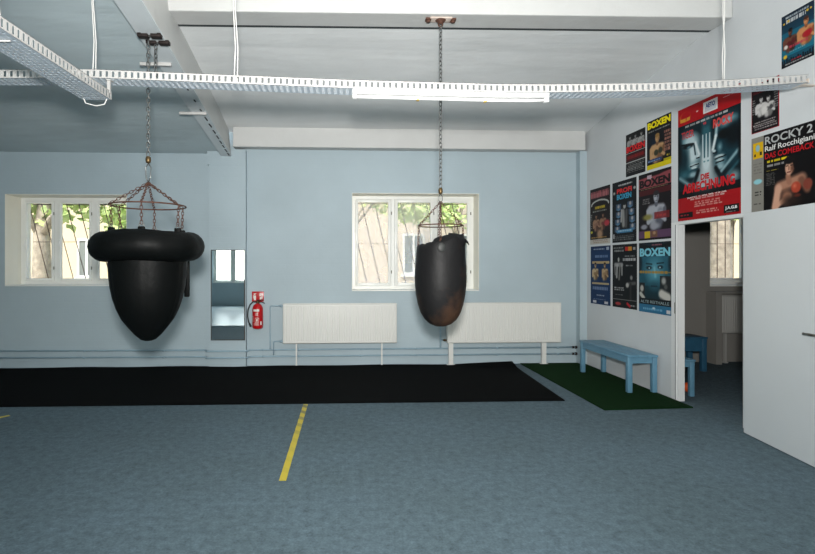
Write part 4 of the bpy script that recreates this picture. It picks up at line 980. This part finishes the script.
c.seg((.64, .60), (.76, .74), .038, DK, .7); c.ell(.90, .70, .12, .07, (150, 176, 182), .9); c.ell(1.0, .42, .06, .28, (4, 10, 14), .6)
# bright bars in the gap
for u in (.435, .49, .545): c.seg((u, .30), (u, .50), .012, (206, 222, 226), .6)
for u in (.462, .518): c.seg((u, .31), (u, .49), .013, (30, 84, 98), .5)
for u in (.46, .52): c.ell(u, .525, .022, .010, (90, 140, 150), .6)
c.rect(0, .735, 1, .80, (12, 14, 18), .8); c.ell(.5, .7, .3, .08, (120, 140, 146), .9, 0, .4)
c.bars(.10, .165, .86, .185, 1, (200, 200, 198), 81, .9, .2)
c.rect(0, .80, 1, 1, (170, 16, 24)); c.bars(.22, .815, .8, .83, 1, (210, 190, 186), 82, .9, .2)
c.bars(.28, .845, .75, .895, 3, (214, 160, 150), 83, .9, .35); c.bars(.3, .92, .7, .955, 2, (214, 160, 150), 84, .9, .4); c.rect(.02, .93, .27, .975, (16, 14, 16)); c.bars(.05, .94, .2, .965, 1, (190, 40, 50), 85); c.rect(.76, .92, .975, .985, (20, 18, 20)); c.bars(.78, .965, .95, .98, 1, (180, 178, 176), 86)
c.rect(.44, .03, .67, .125, (226, 226, 226)); c.rect(.47, .085, .64, .11, (170, 176, 190), .6); c.ell(.13, .085, .11, .05, (206, 120, 36), .25); c.ell(.14, .075, .10, .04, (176, 16, 24), .25); c.bars(.04, .095, .22, .125, 1, (220, 160, 60), 88, 1, .1); c.bars(.75, .05, .92, .065, 1, (220, 200, 196), 89); c.ell(.34, .075, .025, .008, (220, 200, 196), .4)
poster(c, 5.368, 4.499, 1.912, 3.085, 'largest poster, red and black with two pale faces in profile, above the doorway',
       [('TIGER', (.07, .215, .29, .28), (186, 56, 60), .02), ('vs', (.44, .195, .49, .215), (206, 60, 66), .02), ('ROCKY', (.60, .20, .90, .275), (200, 70, 66), .045),
        ('DIE', (.40, .625, .54, .675), (176, 22, 30), .05), ('ABRECHNUNG', (.09, .68, .92, .765), (186, 24, 32), .045), ('AETO', (.48, .045, .63, .085), (40, 60, 120), .045),
        ('SAMSTAG, 15. APRIL 2000, 19.30 UHR', (.17, .80, .80, .815), (225, 222, 220), .01), ('J.A.G.B', (.78, .93, .95, .96), (222, 222, 222), .045)])
# ROCKY 2
c = Cv(104, 108, (12, 10, 12)); c.rect(0, 0, .21, 1, (140, 138, 130)); c.rect(.03, .07, .20, .29, (224, 178, 16)); c.ell(.11, .15, .045, .06, (150, 190, 200), .4); c.rect(.05, .22, .08, .26, (60, 50, 30)); c.rect(.14, .2, .18, .25, (60, 50, 30)); c.bars(.03, .34, .19, .5, 4, (108, 106, 102), 91, .6)
c.ell(.11, .60, .085, .04, (150, 212, 222), .3); c.bars(.05, .72, .18, .80, 2, (40, 38, 38), 92); c.bars(.03, .88, .18, .92, 1, (70, 68, 66), 93)
c.bars(.25, .345, .62, .385, 1, (232, 208, 20), 94, 1, .15); c.bars(.25, .405, .56, .435, 1, (190, 188, 186), 95, .9, .2); c.bars(.25, .475, .48, .495, 1, (180, 164, 70), 96); c.bars(.25, .51, .40, .68, 8, (120, 118, 114), 97, .7)
SK, SH, HR = (214, 166, 140), (110, 70, 54), (16, 12, 12)
c.seg((.47, .72), (.80, .66), .10, (176, 128, 104), .6); c.seg((.45, .74), (.40, .98), .075, SK, .5); c.seg((.40, .97), (.62, .86), .05, SK, .6); c.ell(.58, .86, .13, .14, (150, 104, 82), .7); c.ell(.66, .92, .2, .1, (40, 28, 24), .8)
c.seg((.60, .60), (.62, .68), .05, (160, 112, 90), .5); c.ell(.62, .50, .072, .105, SK, .25); c.ell(.665, .51, .045, .085, SH, .8); c.ell(.62, .405, .085, .060, HR, .3); c.ell(.70, .45, .03, .08, HR, .4); c.ell(.555, .44, .02, .04, HR, .5)
c.seg((.575, .475), (.605, .475), .010, HR, .6, .9); c.seg((.64, .475), (.67, .475), .010, HR, .6, .9); c.seg((.59, .555), (.635, .555), .010, (110, 50, 44), .6); c.seg((.615, .49), (.612, .525), .010, SH, .8)
c.seg((.80, .68), (.88, .80), .07, (120, 80, 64), .6); c.ell(.72, .76, .085, .082, (176, 70, 48), .3); c.ell(.70, .74, .04, .04, (214, 110, 84), .9); c.ell(.89, .74, .075, .08, (130, 62, 48), .3); c.ell(.74, .86, .07, .03, (90, 40, 30), .6)
poster(c, 4.38, 3.765, 1.91, 2.548, 'wide black poster of a dark-haired boxer with red gloves, above the open door',
       [('ROCKY 2', (.235, .03, .96, .135), (172, 174, 174), .02), ('Ralf Rocchigiani', (.235, .155, .985, .245), (214, 214, 212), .015), ('DAS COMEBACK', (.235, .25, .98, .325), (176, 20, 30), .02)])
# top right
c = Cv(60, 84, (20, 78, 100)); c.grad(0, .35, (16, 34, 52), (22, 64, 84)); c.grad(.35, .8, (24, 92, 116), (26, 110, 134)); c.bars(.1, .05, .85, .08, 1, (190, 196, 200), 101, .9, .1); c.bars(.15, .11, .8, .18, 1, (206, 208, 210), 102, 1, .05)
for (u, v, r_) in ((.08, .16, .04), (.22, .14, .05), (.80, .12, .05), (.9, .11, .04), (.12, .80, .08), (.86, .66, .08)): c.ell(u, v, r_, r_*.6, (222, 180, 50), .5)
boxer(c, .28, .36, .075, (110, 66, 52), (60, 36, 32), (20, 16, 18), (90, 30, 32)); boxer(c, .76, .30, .085, (206, 140, 90), (140, 84, 54), (70, 40, 30), (160, 60, 50)); c.ell(.80, .54, .15, .08, (170, 30, 40), .4); c.ell(.14, .62, .08, .05, (220, 215, 210), .5)
c.bars(.2, .62, .85, .67, 1, (190, 60, 80), 103, .9, .1); c.bars(.2, .72, .8, .76, 1, (140, 190, 205), 104, .6)
for k in range(14): hh = .03+.05*random.random(); c.rect(k/14, .90-hh, (k+.7)/14, .93, (14, 26, 36))
c.rect(0, .92, 1, 1, (20, 24, 30)); c.bars(.05, .93, .95, .98, 1, (186, 186, 184), 105); c.bars(.3, .88, .7, .92, 1, (180, 40, 50), 106)
poster(c, 4.071, 3.778, 3.04, 3.462, 'teal boxing poster with yellow stars and two fighters, highest at the right')

# ------------------------------------------------------------------ light
w = bpy.data.worlds.new('World'); S.world = w; w.use_nodes = True
n, l = w.node_tree.nodes, w.node_tree.links
bg = n['Background']; sk = n.new('ShaderNodeTexSky'); sk.sky_type = 'NISHITA'; sk.sun_disc = False; sk.sun_elevation = math.radians(48); sk.sun_rotation = math.radians(200); sk.dust_density = 2.5; sk.air_density = 1.2
l.new(sk.outputs[0], bg.inputs['Color']); bg.inputs['Strength'].default_value = .42
def lamp(name, kind, loc, rot, energy, color=(1, 1, 1), **kw):
    d = bpy.data.lights.new(name, kind); d.energy = energy; d.color = color
    for k, v in kw.items(): setattr(d, k, v)
    o = bpy.data.objects.new(name, d); COL.objects.link(o); o.location = loc; o.rotation_euler = rot; return o
lamp('sun_light', 'SUN', (0, 0, 20), (math.radians(42), 0, math.radians(-25)), 2.5, (1, .97, .9), angle=.05)
# daylight entering by the windows behind the camera
for (xa, xb, za, zb_) in RW:
    lamp('window_daylight', 'AREA', ((xa+xb)/2, RY-.35, (za+zb_)/2), (math.radians(90), 0, 0), 26*(xb-xa), (.90, .98, 1.0), shape='RECTANGLE', size=xb-xa, size_y=zb_-za)
# the photographer's flash, just above the camera
lamp('camera_flash', 'AREA', (.0, -.15, 1.80), (math.radians(103), 0, math.radians(-6)), 208, (1, .975, .945), shape='DISK', size=.26, spread=math.radians(130))

# ------------------------------------------------------------------ camera
th = math.radians(2.6)
cam = bpy.data.cameras.new('camera'); co = bpy.data.objects.new('camera', cam); COL.objects.link(co); S.camera = co
co.location = (0, 0, 1.45); co.rotation_euler = (PI/2, 0, -th)
cam.sensor_width = 36; cam.lens = 36*520/815; cam.shift_x = (407.5-363.6)/815; cam.shift_y = -(277-265)/815; cam.clip_start = .05
S.view_settings.view_transform = 'Standard'; S.view_settings.look = 'None'; S.view_settings.gamma = 1; S.view_settings.use_curve_mapping = False; S.view_settings.exposure = 0
